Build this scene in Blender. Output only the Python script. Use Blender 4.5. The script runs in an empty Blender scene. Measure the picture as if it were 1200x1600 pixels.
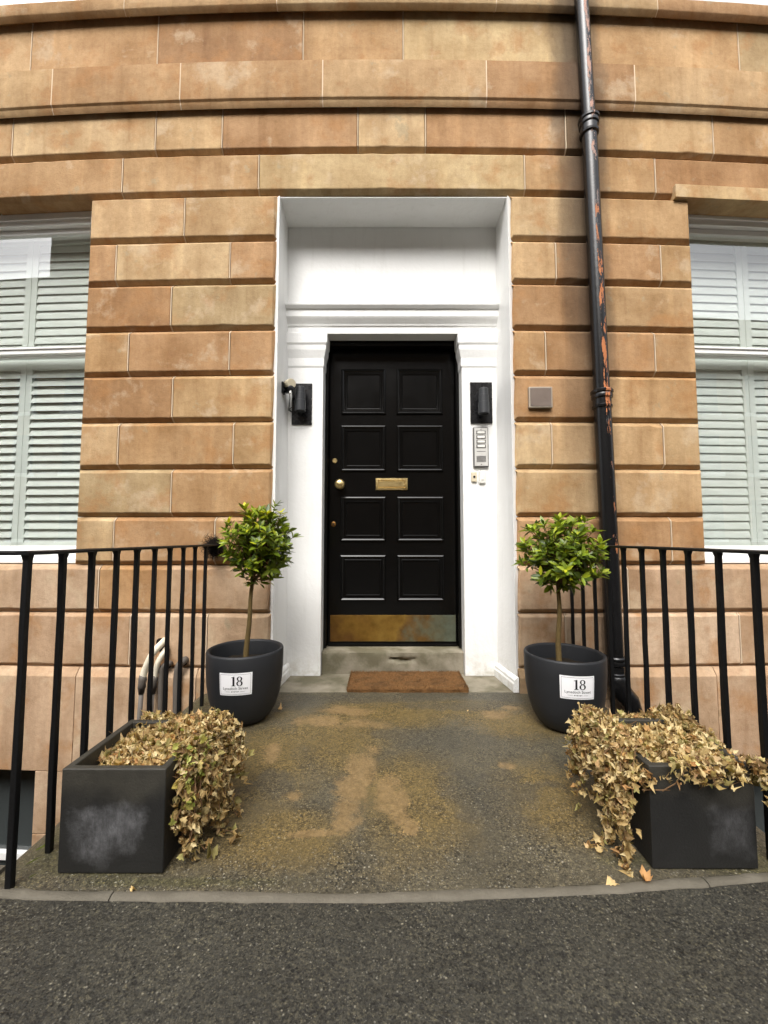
import bpy, bmesh, math, random
from mathutils import Vector, Matrix, Quaternion
random.seed(18)
S = bpy.context.scene
C = S.collection
# ---------------------------------------------------------------- camera
CAM_H, F, PITCH = 1.05, 640.0, math.atan(40 / 640)
cd = bpy.data.cameras.new('camera'); cam = bpy.data.objects.new('camera', cd); C.objects.link(cam)
cd.sensor_fit = 'VERTICAL'; cd.sensor_height = 36; cd.sensor_width = 27; cd.lens = F / 1600 * 36
cd.clip_start = 0.02; cd.clip_end = 500
cam.location = (0, 0, CAM_H); cam.rotation_euler = (math.radians(90) + PITCH, 0, 0)
S.camera = cam
S.render.resolution_x = 768; S.render.resolution_y = 1024
# ---------------------------------------------------------------- sky, sun, exposure
SUN_EL, SUN_AZ = 50, 195          # azimuth: degrees clockwise from +Y; the sun stands behind the viewer
w = bpy.data.worlds.new('World'); S.world = w; w.use_nodes = True
nt = w.node_tree; nt.nodes.clear()
sky = nt.nodes.new('ShaderNodeTexSky'); sky.sky_type = 'NISHITA'; sky.sun_disc = False
sky.sun_elevation = math.radians(SUN_EL); sky.sun_rotation = math.radians(SUN_AZ)
sky.air_density = 1.0; sky.dust_density = 6.0; sky.ozone_density = 1.0
hs = nt.nodes.new('ShaderNodeHueSaturation'); hs.inputs['Saturation'].default_value = 0.22
bg = nt.nodes.new('ShaderNodeBackground'); bg.inputs['Strength'].default_value = 0.15
wo = nt.nodes.new('ShaderNodeOutputWorld')
nt.links.new(sky.outputs[0], hs.inputs['Color']); nt.links.new(hs.outputs[0], bg.inputs['Color']); nt.links.new(bg.outputs[0], wo.inputs['Surface'])
sl = bpy.data.lights.new('sun', 'SUN'); sun = bpy.data.objects.new('sun', sl); C.objects.link(sun)
sl.energy = 0.55; sl.angle = math.radians(40); sl.color = (1, 0.97, 0.92)
_el, _az = math.radians(SUN_EL), math.radians(SUN_AZ)
sdir = Vector((math.sin(_az) * math.cos(_el), math.cos(_az) * math.cos(_el), math.sin(_el)))
sun.rotation_euler = sdir.to_track_quat('Z', 'Y').to_euler(); sun.location = (0, -6, 20)
S.view_settings.view_transform = 'Standard'; S.view_settings.look = 'None'
S.view_settings.exposure = 1.28; S.view_settings.gamma = 1.0; S.view_settings.use_curve_mapping = False

# ---------------------------------------------------------------- surveying helpers
YW, YB, BEND = 2.80, 3.12, 50.0    # wall face, back of the doorway recess, radius of the bowed front
def ray(px, py):
    u = (px - 600) / F; v = (800 - py) / F
    return u, math.cos(PITCH) - v * math.sin(PITCH), math.sin(PITCH) + v * math.cos(PITCH)
def P(px, py, Y):
    a, b, c = ray(px, py); t = Y / b
    return Vector((a * t, Y, CAM_H + c * t))
def PW(px, py, Y=YW):
    a, b, c = ray(px, py); t = Y / b
    for _ in range(5):
        X = a * t; t = (Y + X * X / 2 / BEND) / b
    return a * t, CAM_H + c * t
def G(px, py, z=0.0):
    a, b, c = ray(px, py); t = (z - CAM_H) / c
    return Vector((a * t, b * t, z))
def bend(v): return (v[0], v[1] + v[0] * v[0] / 2 / BEND, v[2])
def land_z(y): return max(0.0, min(0.02, 0.02 * (y - 1.3) / 1.5))

# ---------------------------------------------------------------- material helpers
YP = YW - 0.085
def dp(px, py):
    X, Z = PW(px, py, YP); return Vector(bend((X, YP, Z)))
PIPE = [dp(906, -40), dp(920, 195), dp(940.5, 620), dp(961, 1035)]
PK = (PIPE[3].x - PIPE[0].x) / (PIPE[3].z - PIPE[0].z); P0 = PIPE[3].x - PK * PIPE[3].z      # centre line x = P0 + PK z
class NT:
    def __init__(s, name, rough=0.6, spec=0.5, metal=0.0):
        s.m = bpy.data.materials.new(name); s.m.use_nodes = True
        s.t = s.m.node_tree; s.b = s.t.nodes['Principled BSDF']
        s.b.inputs['Roughness'].default_value = rough; s.b.inputs['Specular IOR Level'].default_value = spec
        s.b.inputs['Metallic'].default_value = metal
        s._pos = None
    def put(s, sock, v):
        if hasattr(v, 'is_output'): s.t.links.new(v, sock)
        elif isinstance(v, (tuple, list)) and len(v) == 3 and sock.type == 'RGBA': sock.default_value = (*v, 1)
        else: sock.default_value = v
    def n(s, typ, out=0, ins=None, **kw):
        nd = s.t.nodes.new('ShaderNode' + typ)
        for k, v in kw.items(): setattr(nd, k, v)
        for k, v in (ins or {}).items(): s.put(nd.inputs[k], v)
        return nd.outputs[out]
    def pos(s):
        if s._pos is None: s._pos = s.n('NewGeometry', 'Position')
        return s._pos
    def rnd(s): return s.n('ObjectInfo', 'Random')
    def ocol(s): return s.n('ObjectInfo', 'Color')
    def island(s): return s.n('NewGeometry', 'Random Per Island')
    def map(s, vec, scale=(1, 1, 1), loc=(0, 0, 0)):
        return s.n('Mapping', 0, {'Vector': vec, 'Scale': scale, 'Location': loc})
    def noise(s, scale, detail=4, rough=0.55, vec=None, dist=0.0, out=0):
        return s.n('TexNoise', out, {'Vector': vec or s.pos(), 'Scale': scale, 'Detail': detail, 'Roughness': rough, 'Distortion': dist})
    def voro(s, scale, vec=None, out='Color', feature='F1'):
        return s.n('TexVoronoi', out, {'Vector': vec or s.pos(), 'Scale': scale}, feature=feature)
    def ramp(s, fac, *stops):
        nd = s.t.nodes.new('ShaderNodeValToRGB'); s.put(nd.inputs[0], fac); el = nd.color_ramp.elements
        while len(el) < len(stops): el.new(0.5)
        for e, (p, c) in zip(el, stops):
            e.position = p; e.color = (c, c, c, 1) if not isinstance(c, tuple) else (*c, 1)
        return nd.outputs[0]
    def mix(s, fac, a, b, blend='MIX'):
        nd = s.t.nodes.new('ShaderNodeMix'); nd.data_type = 'RGBA'; nd.blend_type = blend
        s.put(nd.inputs[0], fac); s.put(nd.inputs[6], a); s.put(nd.inputs[7], b)
        return nd.outputs[2]
    def math(s, op, a, b=0.0, clamp=False):
        nd = s.t.nodes.new('ShaderNodeMath'); nd.operation = op; nd.use_clamp = clamp
        s.put(nd.inputs[0], a); s.put(nd.inputs[1], b); return nd.outputs[0]
    def bump(s, h, strength=0.3, dist=0.01, normal=None):
        ins = {'Height': h, 'Strength': strength, 'Distance': dist}
        if normal is not None: ins['Normal'] = normal
        o = s.n('Bump', 0, ins); s.put(s.b.inputs['Normal'], o); return o
    def color(s, v): s.put(s.b.inputs['Base Color'], v)
    def rough(s, v): s.put(s.b.inputs['Roughness'], v)
    def sep(s, v, i): return s.n('SeparateXYZ', i, {0: v})

def blob(t, pts, nz=0.5, scale=6.0):
    """max of soft spots (x, y, rx, ry) in world x/y, edges broken up by noise"""
    x, y = t.sep(t.pos(), 0), t.sep(t.pos(), 1); acc = None
    for cx, cy, rx, ry in pts:
        dx = t.math('DIVIDE', t.math('SUBTRACT', x, cx), rx); dy = t.math('DIVIDE', t.math('SUBTRACT', y, cy), ry)
        d = t.math('SUBTRACT', 1.0, t.math('SQRT', t.math('ADD', t.math('MULTIPLY', dx, dx), t.math('MULTIPLY', dy, dy))))
        acc = d if acc is None else t.math('MAXIMUM', acc, d)
    n = t.math('MULTIPLY', t.math('SUBTRACT', t.noise(scale, 7, 0.65), 0.5), nz * 3)
    return t.math('ADD', acc, n)

M = {}
def simple(name, col, rough=0.6, spec=0.5, metal=0.0, var=0.15, scale=12.0, bump=0.0, bscale=60.0):
    t = NT(name, rough, spec, metal)
    n = t.noise(scale, 5)
    d = tuple(c * (1 - var) for c in col); l = tuple(min(1, c * (1 + var)) for c in col)
    t.color(t.mix(n, d, l))
    t.rough(t.math('ADD', t.math('MULTIPLY', t.noise(scale * 2.3, 4), 0.2), rough - 0.1))
    if bump: t.bump(t.noise(bscale, 5), bump, 0.004)
    M[name] = t.m; return t

def sandstone(name, soot=True):
    t = NT(name, 0.85, 0.25)
    r = t.rnd(); off = t.math('MULTIPLY', r, 37.0)
    v = t.n('VectorMath', 0, {0: t.pos(), 1: t.n('CombineXYZ', 0, {0: off, 1: off, 2: off})}, operation='ADD')
    big = t.noise(2.6, 6, 0.6, v)
    streak = t.noise(1.0, 5, 0.6, t.map(v, (9, 9, 0.9)))
    bed = t.noise(1.0, 4, 0.6, t.map(v, (1.2, 1.2, 26)))
    grain = t.noise(170, 4, 0.7, v)
    c = t.ocol()
    c = t.mix(t.ramp(big, (0.3, 1.0), (0.62, 0.0)), c, t.mix(1.0, c, (0.66, 0.58, 0.48), 'MULTIPLY'))
    c = t.mix(t.ramp(streak, (0.50, 0.0), (0.74, 0.75)), c, t.mix(1.0, c, (1.32, 1.34, 1.35), 'MULTIPLY'))
    c = t.mix(t.ramp(streak, (0.24, 0.7), (0.44, 0.0)), c, t.mix(1.0, c, (0.66, 0.58, 0.5), 'MULTIPLY'))
    c = t.mix(t.ramp(bed, (0.55, 0.0), (0.75, 0.35)), c, t.mix(1.0, c, (0.84, 0.8, 0.78), 'MULTIPLY'))
    patch = t.noise(3.4, 7, 0.62, v, 0.12)
    c = t.mix(t.ramp(patch, (0.575, 0.0), (0.66, 0.55)), c, (0.58, 0.45, 0.30))
    lich = t.noise(6.5, 8, 0.7, t.map(v, (1, 1, 1), (2, 9, 4)), 0.15)
    c = t.mix(t.ramp(lich, (0.62, 0.0), (0.67, 0.5)), c, (0.36, 0.31, 0.20))
    oc = t.noise(4.2, 6, 0.6, t.map(v, (1, 1, 1), (7, 3, 1)), 0.1)
    c = t.mix(t.ramp(oc, (0.54, 0.0), (0.66, 0.6)), c, (0.40, 0.20, 0.075))
    c = t.mix(t.math('MULTIPLY', grain, 0.6), c, t.mix(1.0, c, (0.62, 0.58, 0.55), 'MULTIPLY'))
    mott = t.noise(34, 6, 0.7, v); c = t.mix(t.ramp(mott, (0.34, 0.34), (0.50, 0.0)), c, t.mix(1.0, c, (0.70, 0.66, 0.62), 'MULTIPLY')); c = t.mix(t.ramp(mott, (0.52, 0.0), (0.68, 0.3)), c, t.mix(1.0, c, (1.25, 1.26, 1.28), 'MULTIPLY'))
    pits = t.voro(30, v, 'Distance')
    c = t.mix(t.ramp(pits, (0.03, 0.6), (0.06, 0.0)), c, (0.09, 0.05, 0.03))
    if soot:      # soot washed down the stones beside the drainpipe
        x, z = t.sep(t.pos(), 0), t.sep(t.pos(), 2)
        px = t.math('ADD', P0, t.math('MULTIPLY', z, PK))
        dx = t.math('ABSOLUTE', t.math('SUBTRACT', x, t.math('SUBTRACT', px, 0.03)))
        wv = t.math('MULTIPLY', t.math('SUBTRACT', t.noise(1.0, 5, 0.6, t.map(t.pos(), (3, 3, 1.2))), 0.5), 0.30)
        m = t.ramp(t.math('ADD', dx, wv), (0.04, 0.92), (0.15, 0.62), (0.215, 0.0))
        up = t.ramp(t.math('MULTIPLY', z, 0.2), (0.24, 0.25), (0.5, 0.8), (0.7, 0.9))
        c = t.mix(t.math('MULTIPLY', m, up), c, (0.055, 0.038, 0.026))
    # damp and algae low on the wall beside the entrance slab
    z = t.sep(t.pos(), 2); xa = t.math('ABSOLUTE', t.math('SUBTRACT', t.sep(t.pos(), 0), 0.07))
    lowm = t.math('MULTIPLY', t.ramp(z, (0.0, 1.0), (0.62, 0.0)), t.ramp(xa, (0.9, 1.0), (1.5, 0.0)))
    c = t.mix(t.math('MULTIPLY', lowm, t.ramp(t.noise(5, 6), (0.35, 0.2), (0.6, 0.85))), c, (0.15, 0.115, 0.06))
    t.color(c)
    h = t.math('ADD', t.math('MULTIPLY', grain, 0.35), t.noise(9, 6, 0.6, v))
    t.bump(h, 0.5, 0.016)
    M[name] = t.m
sandstone('sandstone')
simple('mortar', (0.62, 0.50, 0.36), 0.9, 0.2, var=0.25, scale=7, bump=0.3)
simple('core', (0.30, 0.24, 0.17), 0.95, 0.1)

def white_paint():
    t = NT('white_paint', 0.42, 0.4)
    n = t.noise(4, 5); z = t.sep(t.pos(), 2)
    c = t.mix(t.ramp(n, (0.35, 0.0), (0.75, 0.6)), (0.82, 0.82, 0.80), (0.76, 0.755, 0.73))
    fl = t.math('ADD', t.noise(26, 6, 0.7), t.math('MULTIPLY', t.ramp(z, (0.03, 1.0), (0.25, 0.0)), 0.12))
    c = t.mix(t.ramp(fl, (0.74, 0.0), (0.78, 0.8)), c, (0.50, 0.40, 0.30))
    gm = t.math('MULTIPLY', t.ramp(z, (0.02, 1.0), (0.22, 0.0)), t.ramp(t.noise(14, 7, 0.7), (0.42, 0.0), (0.66, 0.6)))
    c = t.mix(gm, c, (0.42, 0.37, 0.27))
    sk = t.noise(1.0, 6, 0.65, t.map(t.pos(), (16, 16, 1.4)))
    c = t.mix(t.ramp(sk, (0.55, 0.0), (0.78, 0.35)), c, (0.60, 0.59, 0.55))
    t.color(c)
    lump = t.math('MULTIPLY', t.noise(34, 5, 0.6), t.ramp(z, (0.1, 1.0), (1.3, 0.45)))
    t.bump(t.math('ADD', lump, t.math('MULTIPLY', t.noise(7, 3), 0.8)), 0.28, 0.012)
    M['white_paint'] = t.m
white_paint()
simple('frame_white', (0.80, 0.80, 0.78), 0.35, 0.5, var=0.04)
simple('shutter', (0.64, 0.675, 0.63), 0.45, 0.4, var=0.03)
t = NT('door_black', 0.22, 0.3); t.color(t.mix(t.noise(5, 6), (0.0016, 0.0015, 0.0014), (0.003, 0.0028, 0.0026)))
t.rough(t.math('ADD', t.math('MULTIPLY', t.noise(9, 5), 0.12), 0.14)); t.bump(t.noise(40, 3), 0.03, 0.003); M['door_black'] = t.m
t = NT('iron_black', 0.4, 0.3); rn = t.noise(38, 6, 0.7)
t.color(t.mix(t.ramp(rn, (0.69, 0.0), (0.74, 0.7)), (0.0035, 0.0035, 0.0038), (0.02, 0.011, 0.007))); t.bump(t.noise(55, 4), 0.35, 0.004); t.rough(t.math('ADD', t.math('MULTIPLY', rn, 0.4), 0.3)); M['iron_black'] = t.m
def pipe_mat():
    t = NT('pipe_paint', 0.3, 0.42)
    n = t.noise(1.0, 7, 0.74, t.map(t.pos(), (26, 26, 6.5)))
    x, z = t.sep(t.pos(), 0), t.sep(t.pos(), 2)
    # paint flaked from a strip down the right-hand flank only
    u = t.math('DIVIDE', t.math('SUBTRACT', x, t.math('ADD', P0, t.math('MULTIPLY', z, PK))), 0.052)
    side = t.ramp(t.math('ADD', t.math('MULTIPLY', u, 0.5), 0.5), (0.36, 0.0), (0.47, 0.27), (0.74, 0.27), (0.86, 0.08))
    hgt = t.ramp(t.math('MULTIPLY', z, 0.2), (0.12, 0.0), (0.2, 0.72), (0.34, 0.72), (0.40, 1.0), (0.58, 1.0), (0.64, 0.82), (0.85, 0.9))
    m = t.math('ADD', n, t.math('MULTIPLY', side, hgt))
    col = t.mix(t.noise(14, 6), (0.003, 0.003, 0.0035), (0.009, 0.009, 0.0095))
    gr = t.mix(t.ramp(t.noise(1.0, 4, 0.6, t.map(t.pos(), (14, 14, 5), (4, 1, 2))), (0.5, 0.0), (0.56, 1.0)), (0.44, 0.15, 0.05), (0.085, 0.09, 0.095))
    gr = t.mix(t.ramp(t.math('MULTIPLY', z, 0.2), (0.66, 0.0), (0.72, 0.8)), gr, (0.42, 0.27, 0.22))
    fac = t.ramp(m, (0.772, 0.0), (0.782, 1.0))
    t.color(t.mix(fac, col, gr)); t.rough(t.math('ADD', t.math('MULTIPLY', fac, 0.45), 0.27))
    t.bump(t.math('SUBTRACT', t.math('MULTIPLY', t.noise(30, 5), 0.4), fac), 0.5, 0.004)
    M['pipe_paint'] = t.m
pipe_mat()
t = NT('brass', 0.3, 0.5, 1.0); t.color(t.mix(t.noise(20, 4), (0.70, 0.52, 0.22), (0.80, 0.62, 0.30))); t.rough(t.math('ADD', t.math('MULTIPLY', t.noise(30, 4), 0.25), 0.2)); M['brass'] = t.m
t = NT('dull_brass', 0.45, 0.5, 0.85)
tx = t.sep(t.pos(), 0); k = t.math('ADD', t.math('MULTIPLY', tx, 0.9), t.math('MULTIPLY', t.noise(5, 5, 0.6), 0.9))
c = t.ramp(k, (0.1, (0.20, 0.10, 0.028)), (0.32, (0.30, 0.17, 0.035)), (0.50, (0.36, 0.22, 0.05)), (0.66, (0.24, 0.14, 0.05)), (0.78, (0.22, 0.21, 0.13)), (0.95, (0.20, 0.23, 0.17)))
t.color(t.mix(t.ramp(t.noise(16, 6), (0.4, 0.0), (0.7, 0.55)), c, t.mix(1.0, c, (0.5, 0.45, 0.4), 'MULTIPLY'))); t.rough(t.math('ADD', t.math('MULTIPLY', t.noise(12, 5), 0.3), 0.3)); M['dull_brass'] = t.m
simple('lamp_black', (0.006, 0.006, 0.007), 0.28, 0.5, var=0.2)
simple('lamp_grey', (0.028, 0.03, 0.033), 0.45, 0.5, var=0.2)
simple('cream_plastic', (0.62, 0.55, 0.40), 0.45, 0.4, var=0.08)
simple('dull_cream_hose', (0.72, 0.66, 0.52), 0.55, 0.4, var=0.2)
simple('grey_pipe', (0.11, 0.095, 0.08), 0.6, 0.4, var=0.3)
simple('white_plastic', (0.72, 0.71, 0.66), 0.35, 0.5, var=0.04)
simple('panel_grey', (0.56, 0.55, 0.52), 0.38, 0.5, metal=0.1, var=0.05)
simple('panel_dark', (0.12, 0.115, 0.11), 0.45, 0.5, var=0.1)
simple('plaque_metal', (0.17, 0.13, 0.105), 0.5, 0.5, metal=0.3, var=0.15, bump=0.15, bscale=200)
simple('plaque_rim', (0.36, 0.31, 0.25), 0.45, 0.5, metal=0.4, var=0.15)
simple('sticker', (0.83, 0.83, 0.84), 0.4, 0.4, var=0.02)
simple('ink', (0.012, 0.012, 0.014), 0.5, 0.3)
simple('soil', (0.022, 0.017, 0.012), 0.95, 0.1, var=0.5, scale=60, bump=0.9, bscale=70)
simple('moss', (0.07, 0.085, 0.018), 0.95, 0.1, var=0.5, scale=60, bump=0.9, bscale=150)
t = NT('pot_grey', 0.55, 0.4); n = t.noise(5, 6, 0.6)
t.color(t.mix(n, (0.0095, 0.0105, 0.012), (0.019, 0.020, 0.0225))); t.bump(t.noise(120, 3), 0.12, 0.003); M['pot_grey'] = t.m
def planter_mat():
    t = NT('planter_grey', 0.6, 0.35)
    z = t.sep(t.pos(), 2); n1 = t.noise(7, 7, 0.65); n2 = t.noise(3.5, 5)
    base = t.mix(n1, (0.008, 0.008, 0.0078), (0.022, 0.0215, 0.020))
    top = t.ramp(t.math('ADD', z, t.math('MULTIPLY', t.math('SUBTRACT', n2, 0.5), 0.3)), (0.21, 0.0), (0.29, 0.75))
    base = t.mix(top, base, t.mix(t.noise(30, 5), (0.026, 0.024, 0.018), (0.060, 0.055, 0.043)))
    # lime bloom dried onto the lower part of the front; the object colour says where
    lx = t.math('DIVIDE', t.math('SUBTRACT', t.sep(t.pos(), 0), t.sep(t.n('ObjectInfo', 'Location'), 0)), 0.165)
    oc = t.ocol(); a = t.math('DIVIDE', t.math('ABSOLUTE', t.math('SUBTRACT', lx, t.math('SUBTRACT', t.sep(oc, 0), 1.0))), t.sep(oc, 1))
    b = t.math('DIVIDE', t.math('ABSOLUTE', t.math('SUBTRACT', z, 0.125)), 0.085)
    d = t.math('ADD', t.math('MAXIMUM', a, b), t.math('MULTIPLY', t.math('SUBTRACT', t.noise(6, 7, 0.7), 0.5), 2.3))
    streak = t.noise(1.0, 7, 0.75, t.map(t.pos(), (60, 60, 22))); blot = t.noise(14, 6, 0.7)
    f = t.math('MULTIPLY', t.ramp(d, (0.30, 1.0), (1.25, 0.0)), t.ramp(t.math('ADD', t.math('MULTIPLY', streak, 0.6), t.math('MULTIPLY', blot, 0.4)), (0.34, 0.12), (0.60, 0.85)))
    c = t.mix(t.math('MULTIPLY', f, t.sep(oc, 2)), base, (0.15, 0.15, 0.155))
    t.color(c); t.rough(t.math('ADD', t.math('MULTIPLY', n1, 0.4), 0.35)); t.bump(t.math('ADD', t.noise(40, 6, 0.7), t.noise(140, 4)), 0.35, 0.004)
    M['planter_grey'] = t.m
planter_mat()
t = NT('coir', 0.95, 0.1); n = t.noise(6, 6)
c = t.mix(t.noise(90, 3), (0.085, 0.043, 0.016), (0.25, 0.130, 0.052)); c = t.mix(t.ramp(t.noise(11, 4, 0.6), (0.46, 0.0), (0.72, 0.8)), c, (0.07, 0.04, 0.02))
t.color(c); t.bump(t.noise(160, 4), 0.8, 0.008); M['coir'] = t.m

def ground_mat(name, dark, light, fleck, landing=False, fl_amt=0.94):
    t = NT(name, 0.7, 0.35)
    c = t.mix(t.ramp(t.noise(2.2, 8, 0.62), (0.32, 0.0), (0.68, 1.0)), dark, light)
    grit = t.noise(120, 5, 0.75); grit2 = t.noise(46, 6, 0.7)
    if landing:
        # rusty-ochre damp stains, cement wash and worn grey patches, each where it lies on the slab
        och = blob(t, [(G(x, y).x, G(x, y).y, rx, ry) for x, y, rx, ry in ((520, 1150, .40, .45), (420, 1190, .34, .5), (600, 1120, .6, .25), (400, 1115, .3, .3), (800, 1130, .4, .25), (850, 1245, .30, .3), (430, 1310, .35, .2), (700, 1110, .45, .16), (330, 1250, .25, .4), (640, 1250, .3, .4))], 0.50, 3.5)
        c = t.mix(t.ramp(och, (-0.0, 0.0), (0.6, 0.85)), c, t.mix(t.noise(18, 6, 0.7), (0.090, 0.064, 0.022), (0.185, 0.130, 0.048)))
        tan = blob(t, [(G(x, y).x, G(x, y).y, rx, ry) for x, y, rx, ry in ((565, 1205, .13, .26), (550, 1240, .10, .24), (625, 1268, .075, .22), (605, 1240, .08, .20), (640, 1295, .05, .07), (545, 1290, .09, .09), (490, 1303, .12, .035), (460, 1247, .07, .07), (540, 1115, .26, .10), (500, 1130, .24, .12), (570, 1135, .2, .10), (425, 1180, .08, .14), (790, 1200, .06, .05), (770, 1120, .12, .10), (800, 1110, .10, .06))], 0.62, 7.5)
        c = t.mix(t.ramp(tan, (0.26, 0.0), (0.62, 0.85)), c, t.mix(t.ramp(grit2, (0.35, 0.0), (0.65, 1.0)), (0.155, 0.100, 0.042), (0.265, 0.180, 0.082)))
        gry = blob(t, [(0.05, 2.70, 1.0, .10), (0.42, 2.58, .5, .10), (-0.62, 2.60, .32, .12), (0.9, 1.95, .14, .14), (.2, 2.2, .35, .2), (.45, 1.75, .35, .3), (-.45, 1.8, .2, .15)], 0.75, 7)
        c = t.mix(t.ramp(gry, (0.30, 0.0), (0.55, 0.6)), c, t.mix(grit2, (0.036, 0.033, 0.025), (0.098, 0.088, 0.064)))
        gre = blob(t, [(-1.1, 1.5, .18, .4), (1.2, 1.4, .25, .25), (-.95, 1.36, .5, .05), (-1.1, 2.6, .2, .3), (-.6, 1.32, .6, .04), (1.0, 1.40, .5, .05), (1.25, 1.9, .12, .6), (-1.15, 1.9, .10, .6)], 0.45, 7)
        c = t.mix(t.ramp(gre, (0.3, 0.0), (0.8, 0.6)), c, (0.075, 0.07, 0.03))
    wear = t.ramp(t.noise(5, 6, 0.65), (0.36, 0.35 if landing else 0.7), (0.6, 1.0))
    if landing: wear = t.math('MULTIPLY', wear, t.math('SUBTRACT', 1.0, t.ramp(tan, (0.34, 0.0), (0.72, 0.8))))
    for sc, k0, k1 in ((140, 0.65, 0.5), (250, 0.8, 0.8)) if not landing else ((130, 0.6, 0.45), (230, 0.8, 0.75)):
        vv = t.map(t.pos(), (1, 1, 0.3), (sc, 3, 1)); vc = t.voro(sc, vv, 'Color'); fd = t.voro(sc, vv, 'Distance')
        a = t.sep(vc, 0)
        c = t.mix(t.math('MULTIPLY', t.ramp(a, (0.10, k0), (0.42, 0.0)), wear), c, t.mix(1.0, c, (0.22, 0.22, 0.23), 'MULTIPLY'))
        c = t.mix(t.math('MULTIPLY', t.math('MULTIPLY', t.ramp(a, (0.68, 0.0), (0.92, k1)), wear), t.ramp(fd, (0.25, 1.0), (0.6, 0.2))), c, t.mix(1.0, c, (2.6, 2.5, 2.15), 'MULTIPLY'))
        c = t.mix(t.math('MULTIPLY', t.math('MULTIPLY', t.ramp(t.sep(vc, 2), (fl_amt, 0.0), (fl_amt + 0.012, 0.62)), wear), t.ramp(fd, (0.22, 1.0), (0.5, 0.0))), c, fleck)
    t.color(c)
    t.rough(t.math('ADD', t.math('MULTIPLY', t.noise(3.5, 6), 0.55), 0.2))
    t.bump(t.math('ADD', t.math('MULTIPLY', grit, 0.8), t.math('MULTIPLY', grit2, 1.0)), 0.75, 0.006)
    M[name] = t.m
ground_mat('landing_stone', (0.058, 0.050, 0.033), (0.105, 0.090, 0.058), (0.34, 0.32, 0.26), True, 0.95)
ground_mat('pavement_stone', (0.030, 0.028, 0.0215), (0.053, 0.049, 0.037), (0.24, 0.225, 0.18), False, 0.968)
ground_mat('asphalt', (0.035, 0.035, 0.035), (0.06, 0.06, 0.058), (0.2, 0.2, 0.2))
t = NT('kerb_stone', 0.75, 0.3); n = t.noise(10, 7, 0.65)
c = t.mix(n, (0.08, 0.071, 0.053), (0.165, 0.146, 0.112)); c = t.mix(t.ramp(t.noise(4, 6), (0.5, 0.0), (0.68, 0.8)), c, (0.085, 0.075, 0.055))
t.color(c); t.bump(t.noise(45, 6, 0.7), 0.6, 0.006); M['kerb_stone'] = t.m
t = NT('step_stone', 0.85, 0.25); n = t.noise(9, 7, 0.65)
c = t.mix(n, (0.17, 0.148, 0.108), (0.32, 0.285, 0.215)); c = t.mix(t.ramp(t.noise(3.2, 6, 0.6), (0.44, 0.0), (0.60, 0.8)), c, (0.095, 0.085, 0.048))
t.color(c); t.bump(t.noise(50, 6, 0.7), 0.45, 0.006); M['step_stone'] = t.m
def glass():
    t = NT('glass'); nt = t.t
    tr = nt.nodes.new('ShaderNodeBsdfTransparent'); tr.inputs[0].default_value = (0.985, 0.995, 0.99, 1)
    gl = nt.nodes.new('ShaderNodeBsdfGlossy'); gl.inputs['Roughness'].default_value = 0.0
    fr = nt.nodes.new('ShaderNodeFresnel')
    bf = t.n('NewGeometry', 'Backfacing'); fr.inputs['IOR'].default_value = 2.8
    b = nt.nodes.new('ShaderNodeBump'); b.inputs['Strength'].default_value = 0.03; b.inputs['Distance'].default_value = 0.01
    t.put(b.inputs['Height'], t.noise(2.5, 1)); nt.links.new(b.outputs[0], gl.inputs['Normal'])
    mx = nt.nodes.new('ShaderNodeMixShader'); t.put(mx.inputs[0], t.math('MULTIPLY', fr.outputs[0], t.math('SUBTRACT', 1.0, bf)))
    nt.links.new(tr.outputs[0], mx.inputs[1]); nt.links.new(gl.outputs[0], mx.inputs[2])
    nt.links.new(mx.outputs[0], nt.nodes['Material Output'].inputs['Surface']); M['glass'] = t.m
glass()
t = NT('dark_glass', 0.08, 0.6); t.color(t.mix(t.noise(1.2, 3), (0.03, 0.035, 0.035), (0.07, 0.08, 0.08))); M['dark_glass'] = t.m

def leaf_mat(name, stops, trans=0.25, rough=0.4, spec=0.45, tint=(1, 1, 1)):
    t = NT(name, rough, spec)
    k = t.math('FRACT', t.math('ADD', t.rnd(), t.island()))
    c = t.ramp(k, *stops)
    c = t.mix(1.0, c, t.ocol(), 'MULTIPLY')
    c = t.mix(t.ramp(t.noise(60, 4), (0.4, 0.0), (0.75, 0.35)), c, t.mix(1.0, c, (0.55, 0.5, 0.45), 'MULTIPLY'))
    t.color(c)
    nt = t.t; tl = nt.nodes.new('ShaderNodeBsdfTranslucent'); t.put(tl.inputs[0], t.mix(1.0, c, (1.3, 1.25, 0.7), 'MULTIPLY'))
    mx = nt.nodes.new('ShaderNodeMixShader'); mx.inputs[0].default_value = trans
    nt.links.new(t.b.outputs[0], mx.inputs[1]); nt.links.new(tl.outputs[0], mx.inputs[2])
    nt.links.new(mx.outputs[0], nt.nodes['Material Output'].inputs['Surface']); M[name] = t.m
leaf_mat('laurel_leaf', ((0.0, (0.04, 0.066, 0.008)), (0.3, (0.10, 0.155, 0.012)), (0.65, (0.19, 0.265, 0.018)), (1.0, (0.30, 0.37, 0.028))), 0.28, 0.36)
leaf_mat('dry_ivy_leaf', ((0.0, (0.14, 0.085, 0.035)), (0.22, (0.42, 0.29, 0.12)), (0.45, (0.60, 0.46, 0.22)), (0.66, (0.72, 0.60, 0.34)), (0.78, (0.46, 0.25, 0.10)), (0.9, (0.36, 0.33, 0.12)), (1.0, (0.12, 0.075, 0.035))), 0.25, 0.7, 0.2)
simple('bark', (0.11, 0.075, 0.028), 0.85, 0.2, var=0.4, scale=30, bump=0.6)
simple('twig', (0.17, 0.10, 0.05), 0.85, 0.2, var=0.4, scale=40)
simple('fibre', (0.020, 0.015, 0.012), 0.9, 0.1, var=0.5)

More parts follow.
